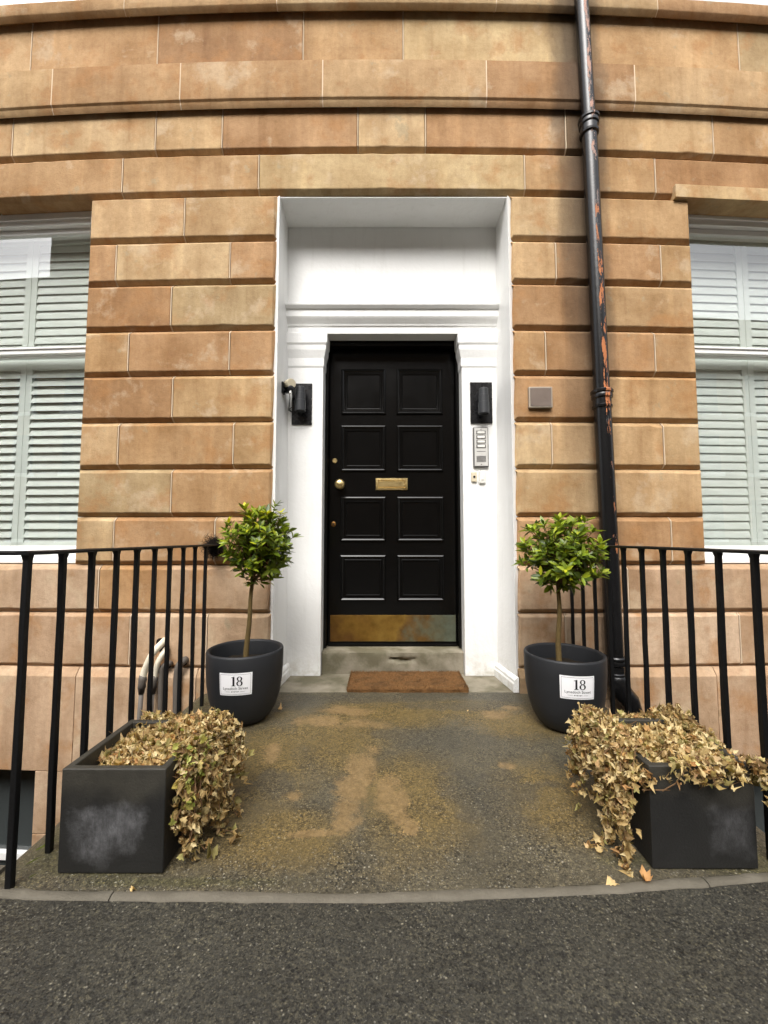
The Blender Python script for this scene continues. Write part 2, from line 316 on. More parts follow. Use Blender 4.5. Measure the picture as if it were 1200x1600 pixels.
# ---------------------------------------------------------------- mesh helpers
def link(name, me, parent=None):
    o = bpy.data.objects.new(name, me); C.objects.link(o)
    if parent is not None: o.parent = parent
    return o
class MB:
    def __init__(s): s.v = []; s.f = []
    def add(s, vs, fs):
        k = len(s.v); s.v += [tuple(v) for v in vs]; s.f += [tuple(i + k for i in f) for f in fs]; return s
    def box(s, x0, x1, y0, y1, z0, z1):
        return s.add([(x0, y0, z0), (x1, y0, z0), (x1, y1, z0), (x0, y1, z0), (x0, y0, z1), (x1, y0, z1), (x1, y1, z1), (x0, y1, z1)],
                     [(0, 3, 2, 1), (4, 5, 6, 7), (0, 1, 5, 4), (1, 2, 6, 5), (2, 3, 7, 6), (3, 0, 4, 7)])
    def tube(s, pts, rad, n=8, cap=True):
        pts = [Vector(p) for p in pts]; rads = rad if isinstance(rad, (list, tuple)) else [rad] * len(pts)
        up = None; rings = []
        for i, p in enumerate(pts):
            d = (pts[min(i + 1, len(pts) - 1)] - pts[max(i - 1, 0)]).normalized()
            if up is None: up = d.orthogonal().normalized()
            up = (up - d * up.dot(d)); up = up.normalized() if up.length > 1e-6 else d.orthogonal().normalized()
            sd = d.cross(up)
            rings.append([p + (up * math.cos(a) + sd * math.sin(a)) * rads[i] for a in (2 * math.pi * k / n for k in range(n))])
        vs = [v for r in rings for v in r]; fs = []
        for i in range(len(pts) - 1):
            for k in range(n):
                k2 = (k + 1) % n; fs.append((i * n + k, i * n + k2, (i + 1) * n + k2, (i + 1) * n + k))
        if cap: fs += [tuple(range(n - 1, -1, -1)), tuple(range((len(pts) - 1) * n, len(pts) * n))]
        return s.add(vs, fs)
    def lathe(s, prof, n=40, c=(0, 0, 0)):
        vs = []; fs = []
        for r, z in prof:
            for k in range(n):
                a = 2 * math.pi * k / n; vs.append((c[0] + r * math.cos(a), c[1] + r * math.sin(a), c[2] + z))
        for i in range(len(prof) - 1):
            for k in range(n):
                k2 = (k + 1) % n; fs.append((i * n + k, i * n + k2, (i + 1) * n + k2, (i + 1) * n + k))
        fs += [tuple(range(n - 1, -1, -1)), tuple(range((len(prof) - 1) * n, len(prof) * n))]
        return s.add(vs, fs)
    def extrude_x(s, prof, x0, x1, nsub=1):
        """closed profile [(y, z)] run along x"""
        n = len(prof); vs = []; fs = []
        for i in range(nsub + 1):
            x = x0 + (x1 - x0) * i / nsub; vs += [(x, y, z) for y, z in prof]
        for i in range(nsub):
            for k in range(n):
                k2 = (k + 1) % n; fs.append((i * n + k, (i + 1) * n + k, (i + 1) * n + k2, i * n + k2))
        fs += [tuple(range(n)), tuple(range((nsub + 1) * n - 1, nsub * n - 1, -1))]
        return s.add(vs, fs)
    def build(s, name, mat, parent=None, smooth=False, bev=0.0, seg=2, curved=False, angle=None, loc=None):
        v = [bend(p) for p in s.v] if curved else s.v
        if loc is not None: v = [(p[0] - loc[0], p[1] - loc[1], p[2] - loc[2]) for p in v]
        me = bpy.data.meshes.new(name); me.from_pydata(v, [], s.f)
        bm = bmesh.new(); bm.from_mesh(me)
        bmesh.ops.recalc_face_normals(bm, faces=bm.faces)
        if bev: 
            es = [e for e in bm.edges if len(e.link_faces) == 2 and e.calc_face_angle(0) > 0.5]
            bmesh.ops.bevel(bm, geom=es, offset=bev, segments=seg, profile=0.6, affect='EDGES', clamp_overlap=True)
        bm.to_mesh(me); bm.free()
        me.materials.append(M[mat])
        if smooth: me.polygons.foreach_set('use_smooth', [True] * len(me.polygons))
        if angle: me.set_sharp_from_angle(angle=math.radians(angle))
        o = link(name, me, parent)
        if loc is not None: o.location = loc
        return o
def thing(name, label, cat, loc=(0, 0, 0), group=None):
    o = link(name, None); o.location = loc; o['label'] = label; o['category'] = cat
    if group: o['group'] = group
    return o
def tag(o, label, cat, group=None):
    o['label'] = label; o['category'] = cat
    if group: o['group'] = group
    return o
def adopt(o, root):
    """parent to a thing whose empty is not at the origin, keeping the place"""
    o.parent = root; o.location = Vector(o.location) - Vector(root.location); return o
def struct(o): o['kind'] = 'structure'; return o

# ================================================================ SETTING
L_EDGE, R_EDGE = -1.22, 1.38
KERB = [(G(x, y).x, G(x, y).y) for x, y in ((-10, 1397), (45, 1401), (230, 1403), (420, 1405), (600, 1406), (760, 1400), (960, 1391), (1100, 1381), (1210, 1371))]
KERB = [(-3.5, KERB[0][1] + 0.06)] + KERB + [(3.5, KERB[-1][1] + 0.25)]
def kerb_y(x):
    for (a, ya), (b, yb) in zip(KERB, KERB[1:]):
        if a <= x <= b: return ya + (yb - ya) * (x - a) / (b - a)
    return 1.5
# pavement in front of the kerb strip
m = MB(); xs = [-30, -8] + [x for x, y in KERB] + [8, 30]
rows = []
for x in xs: rows.append([(x, -1.6, -0.03), (x, kerb_y(x) - 0.012, 0.0)])
m.add([v for r in rows for v in r], [(2 * i, 2 * i + 2, 2 * i + 3, 2 * i + 1) for i in range(len(xs) - 1)])
struct(m.build('pavement', 'pavement_stone'))
m = MB(); m.box(-60, 60, -1.75, -1.6, -0.4, -0.03); struct(m.build('road_kerb', 'kerb_stone', bev=0.015))
m = MB(); m.add([(-200, -200, -0.15), (200, -200, -0.15), (200, -1.75, -0.15), (-200, -1.75, -0.15)], [(0, 1, 2, 3)]); struct(m.build('road', 'asphalt'))
# sunken areas either side of the entrance slab
m = MB(); m.add([(-30, 1.3, -2.4), (30, 1.3, -2.4), (30, 4.2, -2.4), (-30, 4.2, -2.4)], [(0, 1, 2, 3)]); struct(m.build('area_floor', 'asphalt'))
# entrance slab (a bridge over the area)
m = MB(); nx, ny = 60, 40; vs = []
for j in range(ny + 1):
    for i in range(nx + 1):
        x = L_EDGE + (R_EDGE - L_EDGE) * i / nx; y0 = kerb_y(x) + 0.021; y = y0 + (2.80 - y0) * j / ny
        e = min(1, (x - L_EDGE) / 0.05, (R_EDGE - x) / 0.05)
        z = land_z(y) + 0.0022 * math.sin(5 * x + 3 * y) * math.sin(7 * y - 2 * x) - 0.02 * (1 - e) ** 2
        vs.append((x, y, z))
fs = [(j * (nx + 1) + i, j * (nx + 1) + i + 1, (j + 1) * (nx + 1) + i + 1, (j + 1) * (nx + 1) + i) for j in range(ny) for i in range(nx)]
m.add(vs, fs); k = len(vs)
def skirt(ids):
    b = [(*m.v[i][:2], -2.4) for i in ids]; k = len(m.v); m.v += b
    for q in range(len(ids) - 1): m.f.append((ids[q], ids[q + 1], k + q + 1, k + q))
skirt([j * (nx + 1) for j in range(ny + 1)]); skirt([j * (nx + 1) + nx for j in range(ny + 1)]); skirt(list(range(nx + 1)))
struct(m.build('entrance_slab', 'landing_stone', smooth=True, angle=40))
# kerb strip stones
ks = struct(link('kerb_strip', None)); ks.location = (0, 1.28, 0)
cuts = [-3.5, -0.80, 0.98, 3.5]
for a, b in zip(cuts, cuts[1:]):
    m = MB(); n = 70; vs = []
    for i in range(n + 1):
        x = a + 0.002 + (b - a - 0.004) * i / n; y = kerb_y(x); jz = 0.002 * math.sin(x * 9)
        w1 = 0.004 * math.sin(x * 23 + 1) + 0.003 * math.sin(x * 51); vs += [(x, y - 0.012, -0.25), (x, y - 0.012 + w1 * .6, -0.002 + jz), (x, y - 0.004 + w1, 0.005 + jz), (x, y + 0.012 + w1, 0.006 + jz), (x, y + 0.022, 0.0005 + jz), (x, y + 0.022, -0.25)]
    fs = [(i * 6 + q, i * 6 + (q + 1) % 6, i * 6 + 6 + (q + 1) % 6, i * 6 + 6 + q) for i in range(n) for q in range(6)] + [tuple(range(6)), tuple(range(n * 6 + 5, n * 6 - 1, -1))]
    m.add(vs, fs); o = m.build('stone', 'kerb_stone', smooth=True, angle=50); adopt(o, ks)
# retaining wall of the area under the pavement
for nm, a, b in (('area_retaining_wall', -30, L_EDGE - 0.001), ('area_retaining_wall', R_EDGE + 0.001, 30)):
    m = MB(); pts = [x for x in [a, -8, -3.5, -2.4, -1.6, L_EDGE, R_EDGE, 1.5, 2.4, 3.5, 8, b] if a <= x <= b]
    for x0, x1 in zip(pts, pts[1:]):
        if x1 - x0 < 1e-4: continue
        y0, y1 = kerb_y(x0) + 0.023, kerb_y(x1) + 0.023
        m.add([(x0, y0, -0.002), (x1, y1, -0.002), (x1, y1 + 0.09, -0.006), (x0, y0 + 0.09, -0.006), (x0, y0, -2.4), (x1, y1, -2.4), (x1, y1 + 0.09, -2.4), (x0, y0 + 0.09, -2.4)],
              [(0, 1, 2, 3), (3, 2, 6, 7), (0, 1, 5, 4), (1, 2, 6, 5), (0, 3, 7, 4)])
    struct(m.build(nm, 'kerb_stone'))

# ================================================================ TOWNHOUSE
house = thing('townhouse', 'bowed sandstone townhouse front with white painted doorway and black door', 'house', (0.07, YW, 0))
HX0, HX1 = -6.0, 6.2
def hp(o): return adopt(o, house)
TONES = [(0.51, 0.335, 0.172), (0.47, 0.298, 0.150), (0.53, 0.362, 0.195), (0.45, 0.275, 0.140), (0.51, 0.348, 0.182), (0.56, 0.405, 0.228)]
LOW = [(0.57, 0.412, 0.275), (0.54, 0.385, 0.252), (0.59, 0.432, 0.294), (0.51, 0.352, 0.225)]
mortar = MB()
def frustum(x0, x1, z0, z1, l, r, b, t, d, yf, yb):
    """block whose face is inset by l, r, b, t over the depth d"""
    vs = [(x0 + l, yf, z0 + b), (x1 - r, yf, z0 + b), (x1 - r, yf, z1 - t), (x0 + l, yf, z1 - t),
          (x0, yf + d, z0), (x1, yf + d, z0), (x1, yf + d, z1), (x0, yf + d, z1),
          (x0, yb, z0), (x1, yb, z0), (x1, yb, z1), (x0, yb, z1)]
    fs = [(0, 1, 2, 3), (0, 4, 5, 1), (1, 5, 6, 2), (2, 6, 7, 3), (3, 7, 4, 0),
          (4, 8, 9, 5), (5, 9, 10, 6), (6, 10, 11, 7), (7, 11, 8, 4), (11, 10, 9, 8)]
    return vs, fs
CH = 0.028
def stone(x0, x1, z0, z1, endL=False, endR=False, tone=None, ch=CH, yf=YW, depth=0.24, low=False, d=None, ct=1.0):
    d = ch * 1.1 if d is None else d
    g = 0.0016; x0 += g; x1 -= g; z0 += g; z1 -= g
    yj = yf + random.uniform(-0.002, 0.002); n = max(3, int((x1 - x0) / 0.09)); vs = []; il, ir = (ch if endL else 0.002), (ch if endR else 0.002)
    for i in range(n + 1):
        x = x0 + (x1 - x0) * i / n; xf = max(x0 + il, min(x1 - ir, x)) if 0 < i < n else (x0 + il if i == 0 else x1 - ir)
        jit = [random.gauss(0, 0.0012) - (random.uniform(0.003, 0.008) if random.random() < 0.05 else 0) for _ in range(2)] if ch > 0.01 else [0, 0]
        vs += [(x, yf + depth, z0), (x, yf + d, z0), (xf, yj, z0 + ch - jit[0]), (xf, yj, z1 - min(ch, ct) + jit[1] * (ct > 0.01)), (x, yf + d, z1), (x, yf + depth, z1)]
    m = MB(); m.add(vs, [(i * 6 + q, i * 6 + 6 + q, i * 6 + 6 + (q + 1) % 6, i * 6 + (q + 1) % 6) for i in range(n) for q in range(6)] + [tuple(range(6)), tuple(range(n * 6 + 5, n * 6 - 1, -1))])
    o = m.build('stone', 'sandstone', bev=0.0035 if ch > 0.01 else 0.002, seg=1, curved=True)
    c = tone or random.choice(LOW if low else TONES); k = random.uniform(0.95, 1.05)
    o.color = (c[0] * k, c[1] * k, c[2] * k, 1); hp(o); return o
def course(z0, z1, edges, tones=None, low=False, ends=(False, False), ch=CH, yf=YW, depth=0.24, ct=1.0):
    """edges = x of the joints, first and last being the ends of the run"""
    for i, (a, b) in enumerate(zip(edges, edges[1:])):
        mw = 0.0032
        x0 = a + (mw if i else 0); x1 = b - (mw if i < len(edges) - 2 else 0)
        stone(x0, x1, z0, z1, ends[0] and i == 0, ends[1] and i == len(edges) - 2, tones[i] if tones and tones[i] else None, ch, yf, depth, low, None, ct)
        if i: mortar.add(*frustum(a - mw, a + mw, z0 + 0.0015, z1 - 0.0015, 0.0003, 0.0003, ch, min(ch, ct), ch * 1.1, yf - 0.0005, yf + 0.1))
ZR = [3.535, 3.190, 2.868, 2.527, 2.198, 1.863, 1.530, 1.195, 0.862, 0.535, 0.172]
PXL, PXR, QXL, QXR = -2.160, -0.762, 0.900, 2.250
def pxs(y, *xs): return [PW(x, y)[0] for x in xs]
Br, Ye, Gy = (0.385, 0.225, 0.108), (0.57, 0.428, 0.235), (0.45, 0.332, 0.182)
ljo = [(288,), (181, 359), (267,), (200, 358), (269,), (184, 364), (267,), (177, 335)]
ltone = [[None, None], [None, None, None], [Br, Gy], [None, None, None], [Br, None], [None, None, None], [Gy, None], [None, None, None]]
rjo = [(925,), (869, 1033), (930,), (853, 1024), (935,), (863, 1038), (940,), (948, 1050)]
for i in range(8):
    y = [340, 410, 480, 552, 624, 698, 772, 848][i]
    course(ZR[i + 1], ZR[i], [PXL] + pxs(y, *ljo[i]) + [PXR], ltone[i], ends=(True, True))
    course(ZR[i + 1], ZR[i], [QXL] + pxs(y, *rjo[i]) + [QXR], None, ends=(True, True))
    course(ZR[i + 1], ZR[i], [HX0, -4.9 + 0.3 * (i % 2), -3.62], None, ends=(False, True))
    course(ZR[i + 1], ZR[i], [3.72, 4.7 + 0.3 * (i % 2), HX1], None, ends=(True, False))
# courses under the windows
def wrap(e): return [HX0, -4.3, -3.3] + e + [3.35, 4.4, HX1]
course(ZR[9], ZR[8], [HX0, -4.4, -3.3] + pxs(925, 153, 263) + [PXR], low=True, ends=(False, True), tones=[None, None, None, (0.52, 0.325, 0.165), None])
course(ZR[9], ZR[8], [QXL] + pxs(925, 982) + [2.75, 3.6, 4.6, HX1], low=True, ends=(True, False))
course(ZR[10], ZR[9], [HX0, -4.1, -2.95] + pxs(1010, 202, 322) + [PXR], low=True, ends=(False, True), ch=0.02)
course(ZR[10], ZR[9], [QXL] + pxs(1010, 885, 1158) + [3.3, 4.3, HX1], low=True, ends=(True, False), ch=0.02)
# basement plinth, its top weathered, openings for the basement windows
BWZ = -0.50
def plinth(x0, x1, z0, z1):
    g = 0.002; m = MB()
    m.extrude_x([(YW + 0.2, z0 + g), (YW - 0.028, z0 + g), (YW - 0.028, z1 - 0.055), (YW + 0.004, z1 - g), (YW + 0.2, z1 - g)], x0 + g, x1 - g, 2)
    o = m.build('stone', 'sandstone', bev=0.004, curved=True); c = random.choice(LOW); o.color = (*c, 1); hp(o)
for a, b in zip(*(lambda e: (e, e[1:]))([HX0, -4.4, -3.4] + pxs(1120, 120) + [-1.25, PXR])): plinth(a, b, BWZ, ZR[10])
for a, b in zip(*(lambda e: (e, e[1:]))([QXL] + pxs(1120, 1118) + [3.5, 4.6, HX1])): plinth(a, b, BWZ, ZR[10])
def plain(x0, x1, z0, z1, low=True):
    g = 0.0025; m = MB(); m.add(*frustum(x0 + g, x1 - g, z0 + g, z1 - g, .002, .002, .002, .002, .002, YW - 0.026, YW + 0.2))
    o = m.build('stone', 'sandstone', curved=True, bev=0.002); c = random.choice(LOW); o.color = (*c, 1); hp(o)
BL0, BL1 = -3.55, PW(57, 1250)[0]
BR0, BR1 = 2.42, 3.6
zz = [BWZ, BWZ - 0.40, BWZ - 0.80, BWZ - 1.2, BWZ - 1.6, -2.39]
for z1, z0 in zip(zz, zz[1:]):
    if z0 < -1.95: plain(HX0, BL0, z0, z1); plain(BL0, BL1, z0, z1); plain(BR0, BR1, z0, z1); plain(BR1, HX1, z0, z1)
    else: plain(HX0, BL0, z0, z1); plain(BR1, HX1, z0, z1)
    plain(BL1, -1.2, z0, z1); plain(1.32, BR0, z0, z1)
# courses over the openings
course(ZR[0], 3.855, [HX0, -4.2] + pxs(272, -20, 191, 404, 820, 1024) + [3.55, 4.8, HX1], [None, None, None, None, Ye, None, Br, Ye, None, None])
ZS = 4.195                                  # underside of the string course
course(3.855, ZS, [HX0, -4.4] + pxs(205, 20, 243, 347, 559, 665, 884, 1114) + [3.8, 5.0, HX1], ct=0.002)
zf0 = PW(600, 150, YW - 0.058)[1]; zf1 = PW(600, 92, YW - 0.058)[1]
for a, b in zip(*(lambda e: (e, e[1:]))([HX0, -4.5] + pxs(125, 92, 288, 506, 757, 984) + [3.7, 4.9, HX1])):
    m = MB(); mw = 0.004
    prof = [(YW + 0.2, ZS), (YW - 0.006, ZS), (YW - 0.012, ZS + 0.03), (YW - 0.028, zf0 - 0.05), (YW - 0.042, zf0 - 0.028), (YW - 0.045, zf0 - 0.012), (YW - 0.056, zf0), (YW - 0.058, zf0 + 0.01), (YW - 0.058, zf1 - 0.004), (YW - 0.045, zf1 + 0.012), (YW + 0.2, zf1 + 0.05)]
    m.extrude_x(prof, a + mw, b - mw, 3); o = m.build('string_course_stone', 'sandstone', curved=True, smooth=True, angle=28)
    c = random.choice(TONES); o.color = (*c, 1); hp(o)
    mortar.extrude_x([(y + 0.001, z) for y, z in prof], a - mw, a + mw)
ZC = PW(600, 17)[1]                         # underside of the sill cornice
course(zf1 + 0.03, ZC, [HX0, -4.3] + pxs(55, 50, 247, 474, 630, 905, 1153) + [3.9, 5.0, HX1], [None, None, None, Br, None, Ye, None, Gy, None, None, None], ch=0.003)
zc0 = PW(600, 2, YW - 0.066)[1]
for a, b in zip(*(lambda e: (e, e[1:]))([HX0, -4.4] + pxs(10, 203, 436, 772, 1018) + [3.9, 5.1, HX1])):
    m = MB()
    prof = [(YW + 0.3, ZC), (YW - 0.01, ZC), (YW - 0.02, ZC + 0.02), (YW - 0.036, zc0 - 0.03), (YW - 0.062, zc0 - 0.008), (YW - 0.066, zc0), (YW - 0.066, zc0 + 0.085), (YW - 0.055, zc0 + 0.10), (YW + 0.3, zc0 + 0.14)]
    m.extrude_x(prof, a + 0.003, b - 0.003, 3); o = m.build('cornice_stone', 'sandstone', curved=True, smooth=True, angle=28)
    o.color = (*random.choice(TONES), 1); hp(o)
    mortar.extrude_x([(y + 0.001, z) for y, z in prof], a - 0.003, a + 0.003)
ZU = zc0 + 0.10
for a, b in ((HX0, -4.1), (-2.25, -0.9), (-0.9, 0.75), (0.75, 2.30), (4.1, HX1)):
    for q in range(8): stone(a, b, ZU + 0.04 + q * 0.4, ZU + 0.44 + q * 0.4)
hp(mortar.build('mortar', 'mortar', curved=True))['kind'] = 'stuff'
# flat lintel repair over the right-hand window
za, zb = PW(1130, 310, YW - 0.03)[1], PW(1130, 290, YW - 0.03)[1]
m = MB(); m.box(PW(1056, 300, YW - 0.03)[0], 3.6, YW - 0.03, YW + 0.2, za, zb)
o = m.build('lintel', 'sandstone', bev=0.004, curved=True); o.color = (0.54, 0.38, 0.20, 1); hp(o)
# solid core behind the facing stones, with openings
core = MB()
yc0, yc1 = YW + 0.243, YW + 0.62
def cbox(x0, x1, z0, z1, ya=yc0): core.box(x0, x1, ya, yc1, z0, z1)
WL0, WR1 = -3.62, 3.72
cbox(HX0 + .01, WL0 - 0.02, -2.38, 8.6); cbox(PXL + 0.05, PXR - 0.06, 0.2, 3.5); cbox(QXL + 0.06, QXR - 0.05, 0.2, 3.5); cbox(WR1 + 0.02, HX1 - .01, -2.38, 8.6)
cbox(WL0 - 0.02, WR1 + 0.02, 3.62, ZU); cbox(WL0 - .02, PXR - 0.06, BWZ + 0.05, 0.80); cbox(QXL + 0.06, WR1 + .02, BWZ + 0.05, 0.80)
cbox(-1.1, -0.8, -2.38, 0.2); cbox(0.95, 1.3, -2.38, 0.2)
core.box(HX0 + .01, HX1 - .01, yc1 + 0.5, yc1 + 0.6, -2.38, 8.6); core.box(HX0 + .01, HX1 - .01, yc0, yc1 + 0.6, 8.6, 8.7)
cbox(-2.2, 2.25, ZU, 8.6)
hp(core.build('wall_core', 'core', curved=False))
# hidden beneath the doorway
m = MB(); m.box(-1.0, 1.1, YB + 0.5, YB + 0.55, 0, 3.7); hp(m.build('hallway_wall', 'core'))

# ---------------------------------------------------------------- white doorway
ZTOP = 3.521
XL, XR = PXR + 0.002, QXL - 0.002
sb = MB()
zt = ZTOP
# reveals (a little thicker towards the ground), soffit, back wall over the entablature
def quadwall(a0, a1, b0, b1, th):      # front bottom, front top, back bottom, back top x; th = outward thickness (sign)
    sb.add([(a0, YW + 0.012, 0.021), (b0, YB, 0.021), (b1, YB, zt), (a1, YW + 0.012, zt), (a0 + th, YW + 0.05, 0.021), (b0 + th, YB, 0.021), (b1 + th, YB, zt), (a1 + th, YW + 0.05, zt)],
           [(0, 1, 2, 3), (4, 7, 6, 5), (0, 4, 5, 1), (3, 2, 6, 7), (0, 3, 7, 4), (1, 5, 6, 2)])
quadwall(XL + 0.010, XL + 0.006, -0.722, -0.764, -0.05)
quadwall(XR - 0.010, XR - 0.006, 0.846, 0.889, 0.05)
sb.add([(XL - 0.03, YW + 0.036, zt), (XR + 0.03, YW + 0.036, zt), (XR + 0.03, YB + 0.1, zt), (XL - 0.03, YB + 0.1, zt), (XL - 0.03, YW + 0.04, zt + 0.012), (XR + 0.03, YW + 0.04, zt + 0.012), (XR + 0.03, YB + 0.1, zt + 0.012), (XL - 0.03, YB + 0.1, zt + 0.012)],
       [(0, 1, 2, 3), (4, 7, 6, 5), (0, 4, 5, 1), (1, 5, 6, 2), (2, 6, 7, 3), (3, 7, 4, 0)])
ds = hp(sb.build('door_surround', 'white_paint', bev=0.004, seg=3))
YE = YB - 0.05                     # face of the entablature's main fillet
z_led = P(600, 472, YE - 0.03).z; z_lin = P(600, 522, YB).z
m = MB(); m.box(-0.79, 0.915, YB + 0.001, YB + 0.12, z_led - 0.05, zt - 0.001); adopt(m.build('back_panel', 'white_paint', bev=0.004), house).parent = house
def zc(py, Y): return P(600, py, Y).z
prof = [(YB + 0.11, z_lin), (YB - 0.006, z_lin), (YB - 0.006, zc(512, YB)), (YB - 0.014, zc(509, YB - .014)), (YB - 0.018, zc(506, YB - .018)), (YB - 0.040, zc(497, YB - .04)), (YB - 0.046, zc(494, YB - .046)),
        (YB - 0.048, zc(483, YB - .048)), (YB - 0.058, zc(482, YB - .058)), (YB - 0.074, zc(476, YB - .074)), (YB - 0.076, zc(473, YB - .076)), (YB - 0.05, zc(473, YB - .076) + 0.012), (YB + 0.11, zc(473, YB - .076) + 0.02)]
m = MB(); m.extrude_x(prof, -0.772, 0.892); hp(m.build('entablature', 'white_paint', bev=0.003))
# pilasters with capitals
XD0, XD1 = P(503, 800, YB).x, P(724, 800, YB).x       # inner edges of the pilasters
def pilaster(xo, xi, s):
    """xo outer x, xi inner x, s = +1 when the inner side is towards +x"""
    zc_ = [zc(575, YB), zc(572, YB), zc(560, YB), zc(548, YB), zc(541, YB), zc(538, YB), zc(524, YB), z_lin - 0.001]
    offs = [0.0, 0.006, 0.007, 0.022, 0.024, 0.032, 0.034, 0.034]
    m = MB(); rings = [(0.0, 0.021)] + [(0.0, 0.5), (0.0, 1.4)] + list(zip(offs, zc_)); vs = []
    for of, z in rings:
        x2 = xi + s * of; yfr = YB - of
        vs += [(xo, yfr, z), (x2, yfr, z), (x2, YB + 0.125, z), (xo, YB + 0.125, z)]
    fs = [(i * 4 + q, i * 4 + (q + 1) % 4, i * 4 + 4 + (q + 1) % 4, i * 4 + 4 + q) for i in range(len(rings) - 1) for q in range(4)] + [(3, 2, 1, 0), tuple(range(len(vs) - 4, len(vs)))]
    m.add(vs, fs); return hp(m.build('pilaster', 'white_paint', bev=0.004))
pilaster(-0.775, XD0, 1); pilaster(0.897, XD1, -1)
# skirting mouldings at the foot of each reveal
for s, x0, x1 in ((1, XL + 0.010, -0.722), (-1, XR - 0.010, 0.846)):
    m = MB(); ring = [(0.004, 0.022), (0.026, 0.022), (0.026, 0.075), (0.020, 0.085), (0.020, 0.10), (0.012, 0.112), (0.004, 0.118)]
    vs = []
    for (x, y) in ((x0, YW - 0.012), (x1, YB - 0.002)):
        vs += [(x + s * (o - 0.03), y, z) for o, z in [(-0.01, 0.022)] + ring[1:] + [(-0.01, 0.12)]]
    n = len(vs) // 2; fs = [(q, (q + 1) % n, n + (q + 1) % n, n + q) for q in range(n)] + [tuple(range(n)), tuple(range(2 * n - 1, n - 1, -1))]
    vs = [(v[0] + s * 0.03, v[1], v[2]) for v in vs]
    m.add(vs, fs); hp(m.build('skirting', 'white_paint', bev=0.002))
# recess floor slabs and door step
m = MB(); m.box(-0.90, 1.03, 2.802, 3.6, -0.2, 0.0205)
o = m.build('threshold_slab', 'step_stone', bev=0.006); hp(o)
YS = 3.165
m = MB(); nx_, nz_ = 60, 10; zs0, zs1 = 0.019, P(600, 1020, YS).z
xs0, xs1 = XD0 + 0.003, XD1 - 0.003
vs = []
for j in range(nz_ + 1):
    for i in range(nx_ + 1):
        x = xs0 + (xs1 - xs0) * i / nx_; z = zs0 + (zs1 - zs0) * j / nz_
        chip = max(0, 1 - ((x - 0.135) / 0.115) ** 2) * max(0, 1 - abs((z - (zs0 + (zs1 - zs0) * 0.66 + 0.006 * math.sin(30 * x))) / 0.016))
        vs.append((x, YS + 0.05 * chip + 0.002 * math.sin(17 * x + 40 * z), z))
fs = [(j * (nx_ + 1) + i, j * (nx_ + 1) + i + 1, (j + 1) * (nx_ + 1) + i + 1, (j + 1) * (nx_ + 1) + i) for j in range(nz_) for i in range(nx_)]
m.add(vs, fs); top = [nz_ * (nx_ + 1) + i for i in range(nx_ + 1)]; k = len(m.v)
m.v += [(m.v[i][0], YS + 0.008, zs1 + 0.006) for i in top] + [(m.v[i][0], 3.6, zs1 + 0.012) for i in top]; n = nx_ + 1
for i in range(nx_): m.f += [(top[i], top[i + 1], k + i + 1, k + i), (k + i, k + i + 1, k + n + i + 1, k + n + i)]
hp(m.build('door_step', 'step_stone', smooth=True, angle=50))

# ---------------------------------------------------------------- the black door
YD = 3.32
zd0, zd1 = P(600, 1004, YD).z, P(600, 548, YD).z
xd0, xd1 = P(514, 800, YD).x, P(712, 800, YD).x
fr = MB(); yf0 = 3.245
fr.box(XD0 + 0.002, xd0 - 0.002, yf0, 3.40, zs1 + 0.013, z_lin + 0.04); fr.box(xd1 + 0.002, XD1 - 0.002, yf0, 3.40, zs1 + 0.013, z_lin + 0.04)
fr.box(xd0 - 0.002, xd1 + 0.002, yf0 + 0.001, 3.40, zd1 + 0.004, z_lin + 0.05)
df = hp(fr.build('door_frame', 'door_black', bev=0.006, seg=2))
m = MB(); m.box(XD0 + 0.012, XD1 - 0.012, yf0 - 0.012, yf0 + 0.03, z_lin - 0.006, z_lin + 0.02); hp(m.build('door_head_bead', 'door_black', bev=0.004))
m = MB(); m.box(xd0, xd1, YD - 0.012, 3.40, zs1 + 0.013, zd0 - 0.004); hp(m.build('weather_bar', 'door_black', bev=0.004))
m = MB(); m.box(xd0, xd1, YD, YD + 0.05, zd0, zd1); door = hp(m.build('front_door', 'door_black', bev=0.003)); door['label'] = 'glossy black eight-panelled door'
def sub(m, name, mat, par, **k):
    o = m.build(name, mat, **k); o.location = Vector(o.location) - par.matrix_basis.translation - (par.parent.matrix_basis.translation if par.parent else Vector()); o.parent = par; return o
def panel(x0, x1, z0, z1):
    m = MB(); rings = [(0.0, 0.0), (0.004, 0.013), (0.012, 0.017), (0.020, 0.013), (0.026, 0.006), (0.034, 0.005), (0.040, 0.010), (0.047, 0.009), (0.052, 0.0015)]
    vs = []
    for i, p in rings: vs += [(x0 + i, YD - p, z0 + i), (x1 - i, YD - p, z0 + i), (x1 - i, YD - p, z1 - i), (x0 + i, YD - p, z1 - i)]
    n = len(rings); fs = [(r * 4 + q, r * 4 + (q + 1) % 4, r * 4 + 4 + (q + 1) % 4, r * 4 + 4 + q) for r in range(n - 1) for q in range(4)] + [tuple(range(n * 4 - 4, n * 4))]
    m.add(vs, fs); sub(m, 'panel', 'door_black', door, smooth=True, angle=35)
for c0, c1 in ((532, 603), (620, 693)):
    for r0, r1 in ((577, 648), (665, 737), (776, 846), (867, 939)):
        panel(P(c0, 800, YD).x, P(c1, 800, YD).x, zc(r1, YD), zc(r0, YD))
m = MB(); m.box(P(516, 980, YD).x, P(712, 980, YD).x, YD - 0.004, YD - 0.0005, zc(1002, YD), zc(961, YD)); sub(m, 'kick_plate', 'dull_brass', door, bev=0.001)['label'] = 'tarnished brass kick plate turning green at one end'
lx0, lx1, lz0, lz1 = P(587, 757, YD).x, P(637, 757, YD).x, zc(766, YD), zc(747, YD)
